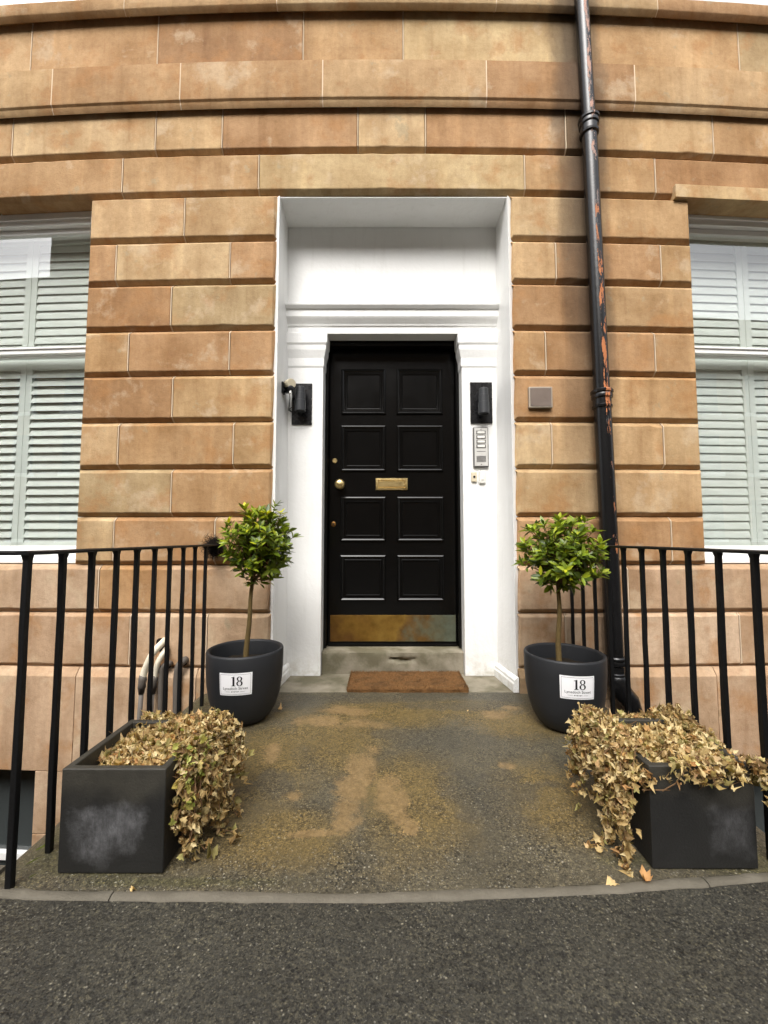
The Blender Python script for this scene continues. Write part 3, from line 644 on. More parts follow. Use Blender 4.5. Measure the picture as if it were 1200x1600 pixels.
m = MB(); rings = [(0, 0), (0.002, 0.008), (0.018, 0.010), (0.020, 0.004), (0.024, 0.004), (0.026, 0.009), (0.030, 0.009)]; vs = []
for i, p in rings: vs += [(lx0 + i, YD - p, lz0 + i), (lx1 - i, YD - p, lz0 + i), (lx1 - i, YD - p, lz1 - i), (lx0 + i, YD - p, lz1 - i)]
m.add(vs, [(r * 4 + q, r * 4 + (q + 1) % 4, r * 4 + 4 + (q + 1) % 4, r * 4 + 4 + q) for r in range(len(rings) - 1) for q in range(4)] + [tuple(range(len(vs) - 4, len(vs)))])
sub(m, 'letterbox', 'brass', door, smooth=True, angle=30)
def turned(name, px, py, prof, mat, n=24):
    c = P(px, py, YD); m = MB(); m.lathe(prof, n); m.v = [(c.x + a, YD - z, c.z + b) for a, b, z in m.v]; return sub(m, name, mat, door, smooth=True, angle=40)
turned('door_knob', 532, 758, [(0.034, 0), (0.034, 0.006), (0.016, 0.010), (0.014, 0.03), (0.026, 0.036), (0.038, 0.048), (0.042, 0.062), (0.036, 0.078), (0.022, 0.086), (0.003, 0.088)], 'brass')
turned('lock_cylinder', 523, 720, [(0.021, 0), (0.021, 0.005), (0.016, 0.010), (0.003, 0.010)], 'brass')
kh = turned('keyhole_cover', 521, 819, [(0.021, 0), (0.021, 0.003), (0.018, 0.005), (0.003, 0.005)], 'dull_brass')
c = P(521, 819, YD); m = MB(); m.box(c.x - 0.003, c.x + 0.003, YD - 0.0065, YD - 0.004, c.z - 0.011, c.z + 0.006); sub(m, 'keyhole', 'ink', door)

# ---------------------------------------------------------------- windows with louvred shutters
def sash_window(x0, x1, z0, z1, seam_x, name_label, tilt_lo, tilt_up):
    """x0..x1 clear opening; seam_x = x of the joint between two shutter leaves nearest the doorway"""
    yo = x0 * x0 / 2 / BEND if abs(x0) < abs(x1) else x1 * x1 / 2 / BEND
    xm = (x0 + x1) / 2
    yw = YW + 0.16; win = link('window', None); win.location = (xm, yw, z0); adopt(win, house); win['label'] = name_label
    def wsub(m, name, mat, **k):
        o = m.build(name, mat, curved=True, **k); o.location = Vector(o.location) - Vector((xm, yw, z0)); o.parent = win; return o
    zm = PW(50, 548, yw + 0.03)[1]
    m = MB(); m.box(x0 - 0.03, x1 + 0.03, yw - 0.02, yw + 0.14, z1 - 0.085, z1 + 0.03); m.box(x0 - 0.03, x1 + 0.03, yw - 0.035, yw + 0.14, z1 - 0.045, z1 + 0.03)
    for a, b in ((x0 - 0.04, x0 + 0.004), (x1 - 0.004, x1 + 0.04)): m.box(a, b, yw - 0.001, yw + 0.14, z0, z1 - 0.086)
    wsub(m, 'frame', 'frame_white', bev=0.004)
    # upper sash in front, lower sash behind
    m = MB(); m.box(x0 + .005, x1 - .005, yw + 0.02, yw + 0.06, z1 - 0.125, z1 - 0.087); m.box(x0 + .005, x1 - .005, yw + 0.02, yw + 0.06, zm - 0.028, zm + 0.022)
    m.box(x0 + 0.005, x0 + 0.022, yw + 0.021, yw + 0.06, zm + 0.022, z1 - 0.125); m.box(x1 - 0.022, x1 - 0.005, yw + 0.021, yw + 0.06, zm + 0.022, z1 - 0.125)
    m.box(x0 + .005, x1 - .005, yw + 0.010, yw + 0.0195, zm + 0.006, zm + 0.020)
    wsub(m, 'upper_sash', 'frame_white', bev=0.003)
    m = MB(); m.box(x0 + .005, x1 - .005, yw + 0.064, yw + 0.104, zm - 0.030, zm + 0.01); m.box(x0 + .005, x1 - .005, yw + 0.064, yw + 0.104, z0 + 0.055, z0 + 0.125)
    m.box(x0 + 0.005, x0 + 0.022, yw + 0.065, yw + 0.104, z0 + 0.125, zm - 0.03); m.box(x1 - 0.022, x1 - 0.005, yw + 0.065, yw + 0.104, z0 + 0.125, zm - 0.03)
    wsub(m, 'lower_sash', 'frame_white', bev=0.003)
    m = MB(); m.extrude_x([(yw + 0.14, z0 + 0.003), (yw - 0.06, z0 + 0.003), (yw - 0.06, z0 + 0.035), (yw - 0.05, z0 + 0.04), (yw + 0.06, z0 + 0.053), (yw + 0.14, z0 + 0.053)], x0 + .001, x1 - .001, 3); wsub(m, 'sill', 'frame_white', bev=0.003)
    m = MB(); m.box(x0 + 0.01, x1 - 0.01, yw + 0.038, yw + 0.042, zm + 0.02, z1 - 0.12); wsub(m, 'pane', 'glass')
    m = MB(); m.box(x0 + 0.01, x1 - 0.01, yw + 0.082, yw + 0.086, z0 + 0.12, zm - 0.028); wsub(m, 'pane', 'glass')
    # shutters, two tiers of leaves
    ys = yw + 0.17; PWID = 0.47; s = 1 if seam_x < 0 else -1
    leaves = [(x1 + 0.03 if s > 0 else x0 - 0.03)] + [seam_x + s * PWID * k for k in (0, -1)] + [(x0 - 0.03 if s > 0 else x1 + 0.03)]
    for zb_, zt_, tl in ((z0 + 0.06, zm - 0.012, tilt_lo), (zm - 0.008, z1 - 0.02, tilt_up)):
        for a, b in zip(leaves, leaves[1:]):
            xa, xb = min(a, b), max(a, b)
            sh = link('shutter', None); adopt(sh, house)
            base = Vector(((xa + xb) / 2, ys, zb_)); sh.location = base - Vector(house.location)
            def ssub(m, name, **k):
                o = m.build(name, 'shutter', curved=True, **k); o.location = Vector(o.location) - base; o.parent = sh; return o
            m = MB(); st = 0.050
            m.box(xa + 0.0015, xa + st, ys - 0.014, ys + 0.014, zb_, zt_); m.box(xb - st, xb - 0.0015, ys - 0.014, ys + 0.014, zb_, zt_)
            m.box(xa + st, xb - st, ys - 0.014, ys + 0.014, zb_, zb_ + 0.06); m.box(xa + st, xb - st, ys - 0.014, ys + 0.014, zt_ - 0.085, zt_)
            ssub(m, 'shutter_frame', bev=0.002)
            n = int((zt_ - zb_ - 0.15) / 0.064); pitch = (zt_ - zb_ - 0.147) / n; hw = 0.040; first = None
            ca, sa = math.cos(tl), math.sin(tl)
            for i in range(n):
                zz_ = zb_ + 0.062 + pitch * (i + 0.5)
                if first is None:
                    m = MB(); pr = [(-hw, 0), (-hw * .5, 0.0045), (hw * .5, 0.0045), (hw, 0), (hw * .5, -0.0045), (-hw * .5, -0.0045)]
                    m.extrude_x([(ys - u * ca - v * sa, zz_ - u * sa * -1 * -1 + v * ca) for u, v in [(-p, q) for p, q in pr]], xa + st + 0.001, xb - st - 0.001, 1)
                    first = ssub(m, 'slat', smooth=True, angle=40); z_first = zz_
                else:
                    o = first.copy(); C.objects.link(o); o.parent = sh; o.location = Vector(first.location) + Vector((0, 0, zz_ - z_first))
    return win
zw1 = ZR[0]
sash_window(WL0, PXL, 0.864, zw1, PW(45, 560, YW + 0.33)[0], 'left window with half open louvred shutters', math.radians(62), math.radians(76))
sash_window(QXR, WR1, 0.864, zw1, PW(1165, 560, YW + 0.33)[0], 'right window with closed louvred shutters reflecting the sky', math.radians(76), math.radians(77))
# basement windows and first-floor windows
def plain_window(x0, x1, z0, z1, yw, bars=0.05, mat='dark_glass'):
    win = link('window', None); xm = (x0 + x1) / 2; win.location = (xm, yw, z0); adopt(win, house)
    def wsub(m, name, mt, **k):
        o = m.build(name, mt, curved=True, **k); o.location = Vector(o.location) - Vector((xm, yw, z0)); o.parent = win
    m = MB(); m.box(x0 - .03, x0 + bars, yw, yw + .06, z0, z1); m.box(x1 - bars, x1 + .03, yw, yw + .06, z0, z1); m.box(x0 + bars, x1 - bars, yw, yw + .06, z1 - bars, z1); m.box(x0 + bars, x1 - bars, yw, yw + .06, z0, z0 + bars)
    m.box(x0 + bars, x1 - bars, yw - 0.012, yw + .06, (z0 + z1) / 2 - .025, (z0 + z1) / 2 + .025)
    wsub(m, 'frame', 'frame_white', bev=0.004)
    m = MB(); m.box(x0 + bars - .005, x1 - bars + .005, yw + .025, yw + .03, z0 + bars - .005, z1 - bars + .005); wsub(m, 'pane', mat)
    m = MB(); m.box(x0, x1, yw - 0.1, yw - 0.001, z0 - 0.06, z0 + 0.012); wsub(m, 'sill', 'frame_white', bev=0.004)
plain_window(BL0, BL1, -1.93, BWZ + .04, YW + 0.17, 0.02); plain_window(BR0, BR1, -1.93, BWZ + .04, YW + 0.17, 0.02)
plain_window(-4.1, -2.25, ZU + 0.045, 7.6, YW + 0.13, 0.06, 'glass'); plain_window(2.30, 4.1, ZU + 0.045, 7.6, YW + 0.13, 0.06, 'glass')
for a, b in ((-4.1, -2.25), (2.30, 4.1)):
    m = MB(); m.box(a + .02, b - .02, YW + 0.34, YW + 0.36, ZU + .05, 7.6); hp(m.build('window_blind', 'frame_white', curved=True))

# ================================================================ THINGS ON THE HOUSE FRONT
def lump(name, m, mat, root, **k):
    o = m.build(name, mat, **k); return adopt(o, root)
# wall lamps on the pilasters
for (x0, x1, y0, y1, cx, cy0, cy1, lab) in ((456, 488, 600, 664, 469, 605, 643, 'black wall lamp left of the door, beside the small camera'),
                                            (735, 768, 598, 662, 756, 607, 647, 'black wall lamp right of the door, above the intercom panel')):
    a, b = P(x0, y1, YB), P(x1, y0, YB); r = thing('wall_lamp', lab, 'lamp', (a.x, YB, a.z), 'wall lamps beside the door')
    m = MB(); m.box(a.x, b.x, YB - 0.012, YB + 0.002, a.z, b.z); lump('back_plate', m, 'lamp_black', r, bev=0.002)
    yc = YB - 0.075; q0, q1 = P(cx, cy1, yc), P(cx, cy0, yc)
    m = MB(); R_ = 0.041
    zz_ = [q0.z, q0.z + 0.004, (q0.z + q1.z) / 2 - 0.01, (q0.z + q1.z) / 2 - 0.008, (q0.z + q1.z) / 2 + 0.045, (q0.z + q1.z) / 2 + 0.047, q1.z - 0.004, q1.z]
    rr = [R_ - 0.004, R_, R_, R_ - 0.003, R_ - 0.003, R_ - 0.006, R_ - 0.006, R_ - 0.010]
    m.lathe([(0.008, zz_[0] + 0.012), (R_ - 0.008, zz_[0] + 0.012)] + list(zip(rr, zz_)) + [(R_ - 0.014, zz_[-1]), (R_ - 0.014, zz_[-1] - 0.012), (0.008, zz_[-1] - 0.012)], 28, (q0.x, yc, 0)); lump('lamp_body', m, 'lamp_grey', r, smooth=True, angle=35)
    m = MB(); m.box(q0.x - 0.016, q0.x + 0.016, yc + 0.03, YB - 0.01, q0.z + 0.05, q1.z - 0.06); lump('bracket', m, 'lamp_black', r, bev=0.003)
# security camera on the left reveal
cx = P(452, 600, YB - 0.13); r = thing('security_camera', 'small cream-capped security camera on the white reveal left of the door', 'camera', (-0.75, cx.y, cx.z))
m = MB(); m.box(-0.765, -0.742, cx.y - 0.03, cx.y + 0.03, cx.z - 0.075, cx.z + 0.01); lump('wall_bracket', m, 'lamp_black', r, bev=0.006)
d = Vector((0.55, -0.8, -0.18)).normalized(); p0 = Vector((-0.705, cx.y, cx.z))
m = MB(); m.tube([p0 - d * 0.045, p0 - d * 0.04, p0 + d * 0.035, p0 + d * 0.042], [0.026, 0.034, 0.036, 0.032], 20); lump('cap', m, 'cream_plastic', r, smooth=True, angle=40)
m = MB(); p1 = p0 + Vector((0.0, 0.0, -0.042)); m.tube([p1 - d * 0.05, p1 - d * 0.045, p1 + d * 0.036, p1 + d * 0.04], [0.018, 0.026, 0.026, 0.02], 18); lump('camera_body', m, 'lamp_black', r, smooth=True, angle=40)
m = MB(); p2 = p1 + Vector((0.012, -0.022, -0.012)); m.tube([p2, p2 + Vector((0.002, -0.01, -0.03))], [0.010, 0.009], 12); lump('sensor', m, 'white_plastic', r, smooth=True, angle=40)
m = MB(); m.tube([p1 + Vector((-0.03, 0, 0)), (-0.75, cx.y, p1.z - 0.01)], 0.009, 8); lump('arm', m, 'lamp_black', r)
lp = P(456, 640, YB - 0.015)
m = MB(); pts = [p1 + Vector((0, 0, -0.02)), p1 + Vector((0.0, 0.02, -0.06)), p1 + Vector((-0.012, 0.05, -0.11)), p1 + Vector((-0.02, 0.07, -0.135)), p1 + Vector((0.0, 0.085, -0.145)), Vector((lp.x - 0.02, YB - 0.012, lp.z + 0.005)), Vector((lp.x + 0.002, YB - 0.012, lp.z + 0.02))]
m.tube(pts, 0.0035, 6); lump('cable', m, 'lamp_black', r, smooth=True)
# intercom
a, b = P(739, 731, YB), P(762, 668, YB); r = thing('intercom_panel', 'grey door entry intercom panel with four white call buttons', 'intercom', (a.x, YB, a.z))
m = MB(); m.box(a.x, b.x, YB - 0.022, YB + 0.002, a.z, b.z); lump('housing', m, 'panel_dark', r, bev=0.012, seg=3)
m = MB(); m.box(a.x + 0.009, b.x - 0.008, YB - 0.0255, YB - 0.021, a.z + 0.01, b.z - 0.01); lump('face_plate', m, 'panel_grey', r, bev=0.002)
H_ = b.z - a.z; xm = (a.x + b.x) / 2
for q in range(4):
    zc_ = b.z - H_ * (0.145 + 0.113 * q)
    m = MB(); m.box(xm - 0.036, xm + 0.036, YB - 0.0275, YB - 0.025, zc_ - 0.0145, zc_ + 0.0145); lump('button_surround', m, 'panel_dark', r, bev=0.002)
    m = MB(); m.box(xm - 0.028, xm + 0.028, YB - 0.031, YB - 0.027, zc_ - 0.009, zc_ + 0.009); lump('call_button', m, 'white_plastic', r, bev=0.002)
m = MB(); zc_ = b.z - H_ * 0.61; m.box(xm - 0.034, xm + 0.034, YB - 0.0262, YB - 0.0252, zc_ - 0.002, zc_ + 0.002); lump('seam', m, 'panel_dark', r)
for q in range(7):
    zc_ = b.z - H_ * (0.73 + 0.022 * q); m = MB(); m.box(xm - 0.036, xm + 0.036, YB - 0.0265, YB - 0.0252, zc_ - 0.0022, zc_ + 0.0022); lump('speaker_slot', m, 'panel_dark', r)
for zq in (b.z - H_ * 0.065, a.z + H_ * 0.07):
    m = MB(); m.lathe([(0.004, 0), (0.004, 0.002), (0.001, 0.002)], 12); m.v = [(xm + x, YB - 0.0255 - z, zq + y) for x, y, z in m.v]; lump('screw', m, 'panel_dark', r)
# two bell pushes
a, b = P(736, 753, YB), P(744.5, 738, YB); r = thing('bell_push', 'small square cream bell push with dark hole below the intercom', 'doorbell', (a.x, YB, a.z))
m = MB(); m.box(a.x, b.x, YB - 0.016, YB + 0.002, a.z, b.z); lump('body', m, 'cream_plastic', r, bev=0.004)
m = MB(); xq, zq = (a.x + b.x) / 2, (a.z + b.z) / 2; m.lathe([(0.009, 0), (0.009, 0.003), (0.001, 0.003)], 14); m.v = [(xq + x, YB - 0.016 - z, zq + y) for x, y, z in m.v]; lump('hole', m, 'ink', r)
a, b = P(748, 756, YB), P(758, 736, YB); r = thing('wireless_doorbell', 'small white oval doorbell below the intercom', 'doorbell', (a.x, YB, a.z))
m = MB(); m.box(a.x, b.x, YB - 0.018, YB + 0.002, a.z, b.z); lump('body', m, 'white_plastic', r, bev=0.018, seg=4, smooth=True, angle=60)
m = MB(); xq, zq = (a.x + b.x) / 2, a.z + (b.z - a.z) * 0.35; m.lathe([(0.010, 0), (0.010, 0.002), (0.008, 0.003), (0.001, 0.003)], 16); m.v = [(xq + x, YB - 0.018 - z, zq + y) for x, y, z in m.v]; lump('button', m, 'white_plastic', r, smooth=True)
# serif figures for the number 18
def glyph_one():
    return [[(0.10, 0.0), (0.52, 0.0), (0.52, 0.04), (0.41, 0.07), (0.41, 1.0), (0.36, 1.0), (0.08, 0.90), (0.08, 0.86), (0.22, 0.88), (0.22, 0.07), (0.10, 0.04)]]
def ring_pts(cx, cy, rx, ry, n=24): return [(cx + rx * math.cos(2 * math.pi * k / n), cy + ry * math.sin(2 * math.pi * k / n)) for k in range(n)]
def add_figures(m, x, z, h, fn):
    """fn maps local (u, v) to a surface point; writes 18 centred at x with base z and height h"""
    off = x - h * 0.60
    for g in glyph_one(): m.add([fn(off + u * h, z + v * h) for u, v in g], [tuple(range(len(g)))])
    off = x - h * 0.02
    for cy, ro, ri in ((0.265, (0.315, 0.275), (0.16, 0.225)), (0.755, (0.27, 0.245), (0.13, 0.20))):
        o_, i_ = ring_pts(0.34, cy, *ro), ring_pts(0.34, cy, *ri); n = len(o_); 
        m.add([fn(off + u * h, z + v * h) for u, v in o_ + i_], [(k, (k + 1) % n, n + (k + 1) % n, n + k) for k in range(n)])
# brown plaque on the right-hand wall
yq = YW - 0.006
(ax, az), (bx, bz) = PW(825.5, 638, yq), PW(861, 606, yq); r = thing('wall_plaque', 'small brown metal plaque screwed to the sandstone right of the door', 'plaque', (ax, yq, az))
m = MB(); m.box(ax, bx, yq - 0.008, YW + 0.012, az, bz); lump('rim', m, 'plaque_rim', r, bev=0.003)
m = MB(); m.box(ax + 0.009, bx - 0.009, yq - 0.010, yq - 0.0075, az + 0.009, bz - 0.009); lump('plate', m, 'plaque_metal', r, bev=0.001)
m = MB(); add_figures(m, (ax + bx) / 2 + 0.012, az + 0.045, 0.055, lambda u, v: (u, yq - 0.0115, v)); lump('figures', m, 'plaque_metal', r)
for sx in (ax + 0.02, bx - 0.02):
    for sz in (az + 0.02, bz - 0.02):
        m = MB(); m.lathe([(0.004, 0), (0.003, 0.002), (0.0005, 0.0025)], 10); m.v = [(sx + x, yq - 0.010 - z, sz + y) for x, y, z in m.v]; lump('screw', m, 'panel_dark', r)
# drainpipe
r = thing('drainpipe', 'tall black cast-iron drainpipe with flaking paint right of the doorway', 'drainpipe', dp(968, 1040))
ax_pts = PIPE
segs = [(ax_pts[0] + (ax_pts[0] - ax_pts[1]) * 2.2, ax_pts[1], 0.047), (ax_pts[1], ax_pts[2], 0.051), (ax_pts[2], ax_pts[3], 0.055)]
for a, b, rad in segs:
    m = MB(); n = 14; m.tube([a.lerp(b, k / n) + Vector((random.uniform(-.0006, .0006), 0, 0)) for k in range(n + 1)], rad, 24); lump('pipe_length', m, 'pipe_paint', r, smooth=True, angle=40)
for p in ax_pts[1:]:
    m = MB(); m.lathe([(0.050, -0.085), (0.062, -0.080), (0.064, -0.066), (0.058, -0.060), (0.058, -0.02), (0.066, -0.012), (0.068, 0.006), (0.064, 0.016), (0.071, 0.022), (0.072, 0.036), (0.066, 0.044), (0.046, 0.046)], 28, p); lump('socket_collar', m, 'pipe_paint', r, smooth=True, angle=35)
b = ax_pts[3]; m = MB(); m.tube([b + Vector((0, 0, -0.06)), b + Vector((0.004, 0, -0.12)), b + Vector((0.03, -0.01, -0.19)), b + Vector((0.075, -0.015, -0.24)), b + Vector((0.10, -0.02, -0.32)), b + Vector((0.10, -0.02, -2.2))], [0.06, 0.066, 0.066, 0.062, 0.056, 0.055], 22); lump('shoe_bend', m, 'pipe_paint', r, smooth=True)
# service pipes coming out of the wall behind the left railing
def wp(px, py, out=0.05):
    X, Z = PW(px, py, YW - out); return Vector(bend((X, YW - out, Z)))
def bezier(pts, n=7):
    out = []
    for i in range(len(pts) - 1):
        p0, p1, p2, p3 = pts[max(i - 1, 0)], pts[i], pts[i + 1], pts[min(i + 2, len(pts) - 1)]
        for k in range(n):
            t_ = k / n; out.append(0.5 * ((2 * p1) + (p2 - p0) * t_ + (2 * p0 - 5 * p1 + 4 * p2 - p3) * t_ ** 2 + (3 * p1 - p0 - 3 * p2 + p3) * t_ ** 3))
    return out + [pts[-1]]
for lab, cat, mat, rad, pts, low in (('upper cream plastic pipe curving out of the wall behind the left railing', 'pipe', 'dull_cream_hose', 0.021, [wp(258, 1000, -.05), wp(255, 1003, .03), wp(238, 1022, .09), wp(226, 1048, .09), wp(223, 1062, .09)], True),
                                ('lower cream plastic pipe curving beside the other behind the left railing', 'pipe', 'dull_cream_hose', 0.018, [wp(262, 1012, -.05), wp(259, 1015, .03), wp(248, 1032, .07), wp(243, 1050, .07), wp(241, 1062, .07)], True),
                                ('thin grey pipe with elbow at the wall beside the cream pipes', 'pipe', 'grey_pipe', 0.018, [wp(268, 1036, -.05), wp(264, 1037, .03), wp(254, 1043, .05), wp(252, 1060, .05), wp(251, 1110, .05), wp(248, 1400, .05)], False),
                                ('thicker grey pipe with elbow nearest the left plant pot', 'pipe', 'grey_pipe', 0.024, [wp(292, 1030, -.05), wp(288, 1032, .02), wp(280, 1040, .05), wp(277, 1060, .05), wp(276, 1110, .05), wp(275, 1400, .05)], False)):
    r = thing('service_pipe', lab, cat, pts[-1], 'service pipes on the wall')
    m = MB(); m.tube(bezier(pts), rad, 14); lump('pipe', m, mat, r, smooth=True)
    if low:
        e = pts[-1]; m = MB(); m.tube([e + Vector((0, 0, 0.03)), e, e + Vector((-.004, 0, -0.02)), e + Vector((-.004, 0, -0.05)), e + Vector((-.006, 0, -0.052)), e + Vector((-.006, 0, -0.09))], [rad + .001, rad + .004, rad + .001, rad + .004, rad + .001, rad - .004], 14); lump('tape_wrap', m, 'grey_pipe', r, smooth=True)
        m = MB(); m.tube([e + Vector((-.006, 0, -0.08)), e + Vector((-.02, 0.0, -0.4)), e + Vector((-.02, 0.0, -2.3))], rad - 0.006, 12); lump('lower_pipe', m, 'grey_pipe', r, smooth=True)
    m = MB(); p = pts[0]; m.lathe([(rad + .006, 0), (rad + .007, .006), (rad + .001, .008)], 16); m.v = [(p.x + x, pts[1].y - z + 0.025, p.z + y) for x, y, z in m.v]; lump('wall_collar', m, 'fibre', r)

# ================================================================ RAILINGS
RAILT = 1.0
def railing(name_label, X, offs, s):
    """s = -1 left, +1 right; offs = image offsets that fix the bars' distances"""
    ys = [abs(X) * F / o * 0.9985 for o in offs]; step = (ys[0] - ys[-1]) / (len(ys) - 1)
    ys = [ys[-1] + step * k for k in range(len(ys))]
    yend = ys[0] if s < 0 else ys[0] - step
    if s > 0: ys = [yend] + ys
    r = thing('railing', name_label, 'railing', (X, yend, 0), 'black railings beside the entrance')
    hw = 0.0092
    spots = [(X, y) for y in ys] + [(X + s * step * k, min(ys)) for k in range(1, 12)]
    for i, (x, y) in enumerate(spots):
        zb_ = (land_z(y) - 0.025) if i < len(ys) else -0.03
        m = MB(); n = 9; vs = []
        for k in range(n + 1):
            z = zb_ + (RAILT - 0.004 - zb_) * k / n; w_ = hw * random.uniform(0.95, 1.05); 
            if k == n: w_ = hw * 1.35
            if k == n - 1: z = RAILT - 0.022
            dx = random.uniform(-.0012, .0012)
            vs += [(x - w_ + dx, y - w_, z), (x + w_ + dx, y - w_, z), (x + w_ + dx, y + w_, z), (x - w_ + dx, y + w_, z)]
        m.add(vs, [(k * 4 + q, k * 4 + (q + 1) % 4, k * 4 + 4 + (q + 1) % 4, k * 4 + 4 + q) for k in range(n) for q in range(4)] + [(3, 2, 1, 0), (n * 4, n * 4 + 1, n * 4 + 2, n * 4 + 3)])
        lump('bar', m, 'iron_black', r, bev=0.003)
    m = MB(); path = [(X, 2.78 + X * X / 2 / BEND)] + [(X, y) for y in sorted(ys, reverse=True)] 
    def flat(pts, ax):
        vs = []
        for (x, y) in pts:
            a_, b_ = ((0.021, 0) if ax == 'y' else (0, 0.021)); z = RAILT + random.uniform(-.0008, .0008)
            vs += [(x - a_, y - b_, z - .005), (x + a_, y + b_, z - .005), (x + a_, y + b_, z + .004), (x + a_ * .6, y + b_ * .6, z + .008), (x - a_ * .6, y - b_ * .6, z + .008), (x - a_, y - b_, z + .004)]
        n = len(pts); m.add(vs, [(k * 6 + q, k * 6 + (q + 1) % 6, k * 6 + 6 + (q + 1) % 6, k * 6 + 6 + q) for k in range(n - 1) for q in range(6)] + [tuple(range(6)), tuple(range(n * 6 - 1, n * 6 - 7, -1))])
    path[-1] = (X, min(ys) - 0.021); flat(path, 'y'); lump('top_rail', m, 'iron_black', r)
    m = MB(); flat([(X + s * 0.0215, min(ys))] + spots[len(ys):], 'x'); lump('top_rail', m, 'iron_black', r)
    return r
railing('black iron railing left of the entrance slab, ending in a dark fibrous tuft', -1.12, [277, 292, 312, 331, 354, 383, 414, 453, 498, 553], -1)
railing('black iron railing right of the entrance slab, passing the drainpipe', 1.262, [290, 308, 324, 347, 370, 398, 430, 470, 518, 575], 1)
# dark fibrous tuft where the left rail meets the wall
c = Vector(bend((PW(337, 853, YW - .04)[0], YW - 0.045, PW(337, 853, YW - .04)[1])))
r = thing('fibre_tuft', 'tangled dark fibrous tuft where the left rail meets the wall', 'tuft', c)
m = MB()
for q in range(700):
    d = Vector((random.gauss(0, 1), random.gauss(0, 1) - 0.3, random.gauss(0, 1))).normalized(); L = random.uniform(0.04, 0.10) * (1.2 if d.x < 0 else 0.95)
    sd = Quaternion(d, random.uniform(0, 6.3)) @ d.orthogonal().normalized() * random.uniform(0.015, 0.055)
    m.tube([c + d * 0.01, c + d * L * 0.5 + sd * 0.7, c + d * L * 0.8 + sd * 0.5 + Vector((0, 0, -.008)), c + d * L * 0.9 - sd * 0.25], [0.0016, 0.0011, 0.0009, 0.0004], 3, False)
o = lump('fibres', m, 'fibre', r); o['kind'] = 'stuff'
m = MB(); m.lathe([(0.004, -0.05), (0.036, -0.034), (0.052, 0.0), (0.036, 0.036), (0.004, 0.05)], 14, c); m.v = [(x + random.uniform(-.006, .006), y + random.uniform(-.006, .006), z + random.uniform(-.006, .006)) for x, y, z in m.v]; lump('clump', m, 'fibre', r, smooth=True)

# ================================================================ DOORMAT
zm0 = 0.0205; mx0, mx1, my0, my1 = -0.245, 0.562, 2.795, 3.158
r = thing('doormat', 'brown coir doormat lying against the stone door step', 'doormat', ((mx0 + mx1) / 2, my0, zm0))
m = MB(); nx_, ny_ = 40, 18; vs = []
for j in range(ny_ + 1):
    for i in range(nx_ + 1):
        x = mx0 + (mx1 - mx0) * i / nx_ + 0.003 * math.sin(j * 1.7); y = my0 + (my1 - my0) * j / ny_ + 0.003 * math.sin(i * 0.9)
        e = min(i, nx_ - i, j, ny_ - j); vs.append((x, y, zm0 + (0.020 if e == 0 else 0.027) + random.uniform(-.0012, .0012)))
k0 = (nx_ + 1) * (ny_ + 1); m.add(vs, [(j * (nx_ + 1) + i, j * (nx_ + 1) + i + 1, (j + 1) * (nx_ + 1) + i + 1, (j + 1) * (nx_ + 1) + i) for j in range(ny_) for i in range(nx_)])
bd = [i for i in range(nx_ + 1)] + [j * (nx_ + 1) + nx_ for j in range(1, ny_ + 1)] + [ny_ * (nx_ + 1) + i for i in range(nx_ - 1, -1, -1)] + [j * (nx_ + 1) for j in range(ny_ - 1, 0, -1)]
k = len(m.v); m.v += [(m.v[i][0], m.v[i][1], zm0) for i in bd]; n = len(bd); m.f += [(bd[i], bd[(i + 1) % n], k + (i + 1) % n, k + i) for i in range(n)]
lump('mat_body', m, 'coir', r, smooth=True, angle=50)
m = MB()
for q in range(14000):
    if q % 4 == 0:
        e = random.random() * 2 * (mx1 - mx0 + my1 - my0); 
        x, y = ((mx0 + e, my0) if e < mx1 - mx0 else (mx1 if q % 8 else mx0, random.uniform(my0, my1))); z = zm0 + random.uniform(0.004, 0.026)
    else: x, y, z = random.uniform(mx0, mx1), random.uniform(my0, my1), zm0 + 0.025
    d = Vector((random.gauss(0, .6), random.gauss(0, .6) - (0.6 if y == my0 else 0), 0.7)).normalized() * random.uniform(0.006, 0.016); sd = Vector((random.uniform(-1, 1), random.uniform(-1, 1), 0)) * 0.0017
    p = Vector((x, y, z)); m.add([p - sd, p + sd, p + d], [(0, 1, 2)])
lump('bristles', m, 'coir', r)['kind'] = 'stuff'

# ================================================================ PLANT POTS
POT = [(0.105, 0.0), (0.125, 0.006), (0.150, 0.03), (0.176, 0.075), (0.196, 0.14), (0.208, 0.22), (0.213, 0.30), (0.214, 0.385), (0.211, 0.394), (0.204, 0.397), (0.197, 0.393), (0.194, 0.384), (0.192, 0.29)]
def pot_r(z):
    for (a, za), (b, zb_) in zip(POT[:8], POT[1:8]):
        if za <= z <= zb_: return a + (b - a) * (z - za) / (zb_ - za)
    return 0.213
def text_mesh(body, size, spacing=1.0):
    cu = bpy.data.curves.new('lettering', 'FONT'); cu.body = body; cu.size = size; cu.align_x = 'CENTER'; cu.space_character = spacing; cu.resolution_u = 2
    o = bpy.data.objects.new('lettering', cu); C.objects.link(o); dg = bpy.context.evaluated_depsgraph_get()
    me = o.evaluated_get(dg).to_mesh(); vs = [tuple(v.co) for v in me.vertices]; fs = [tuple(p.vertices) for p in me.polygons]
    o.evaluated_get(dg).to_mesh_clear(); bpy.data.objects.remove(o); bpy.data.curves.remove(cu); return vs, fs
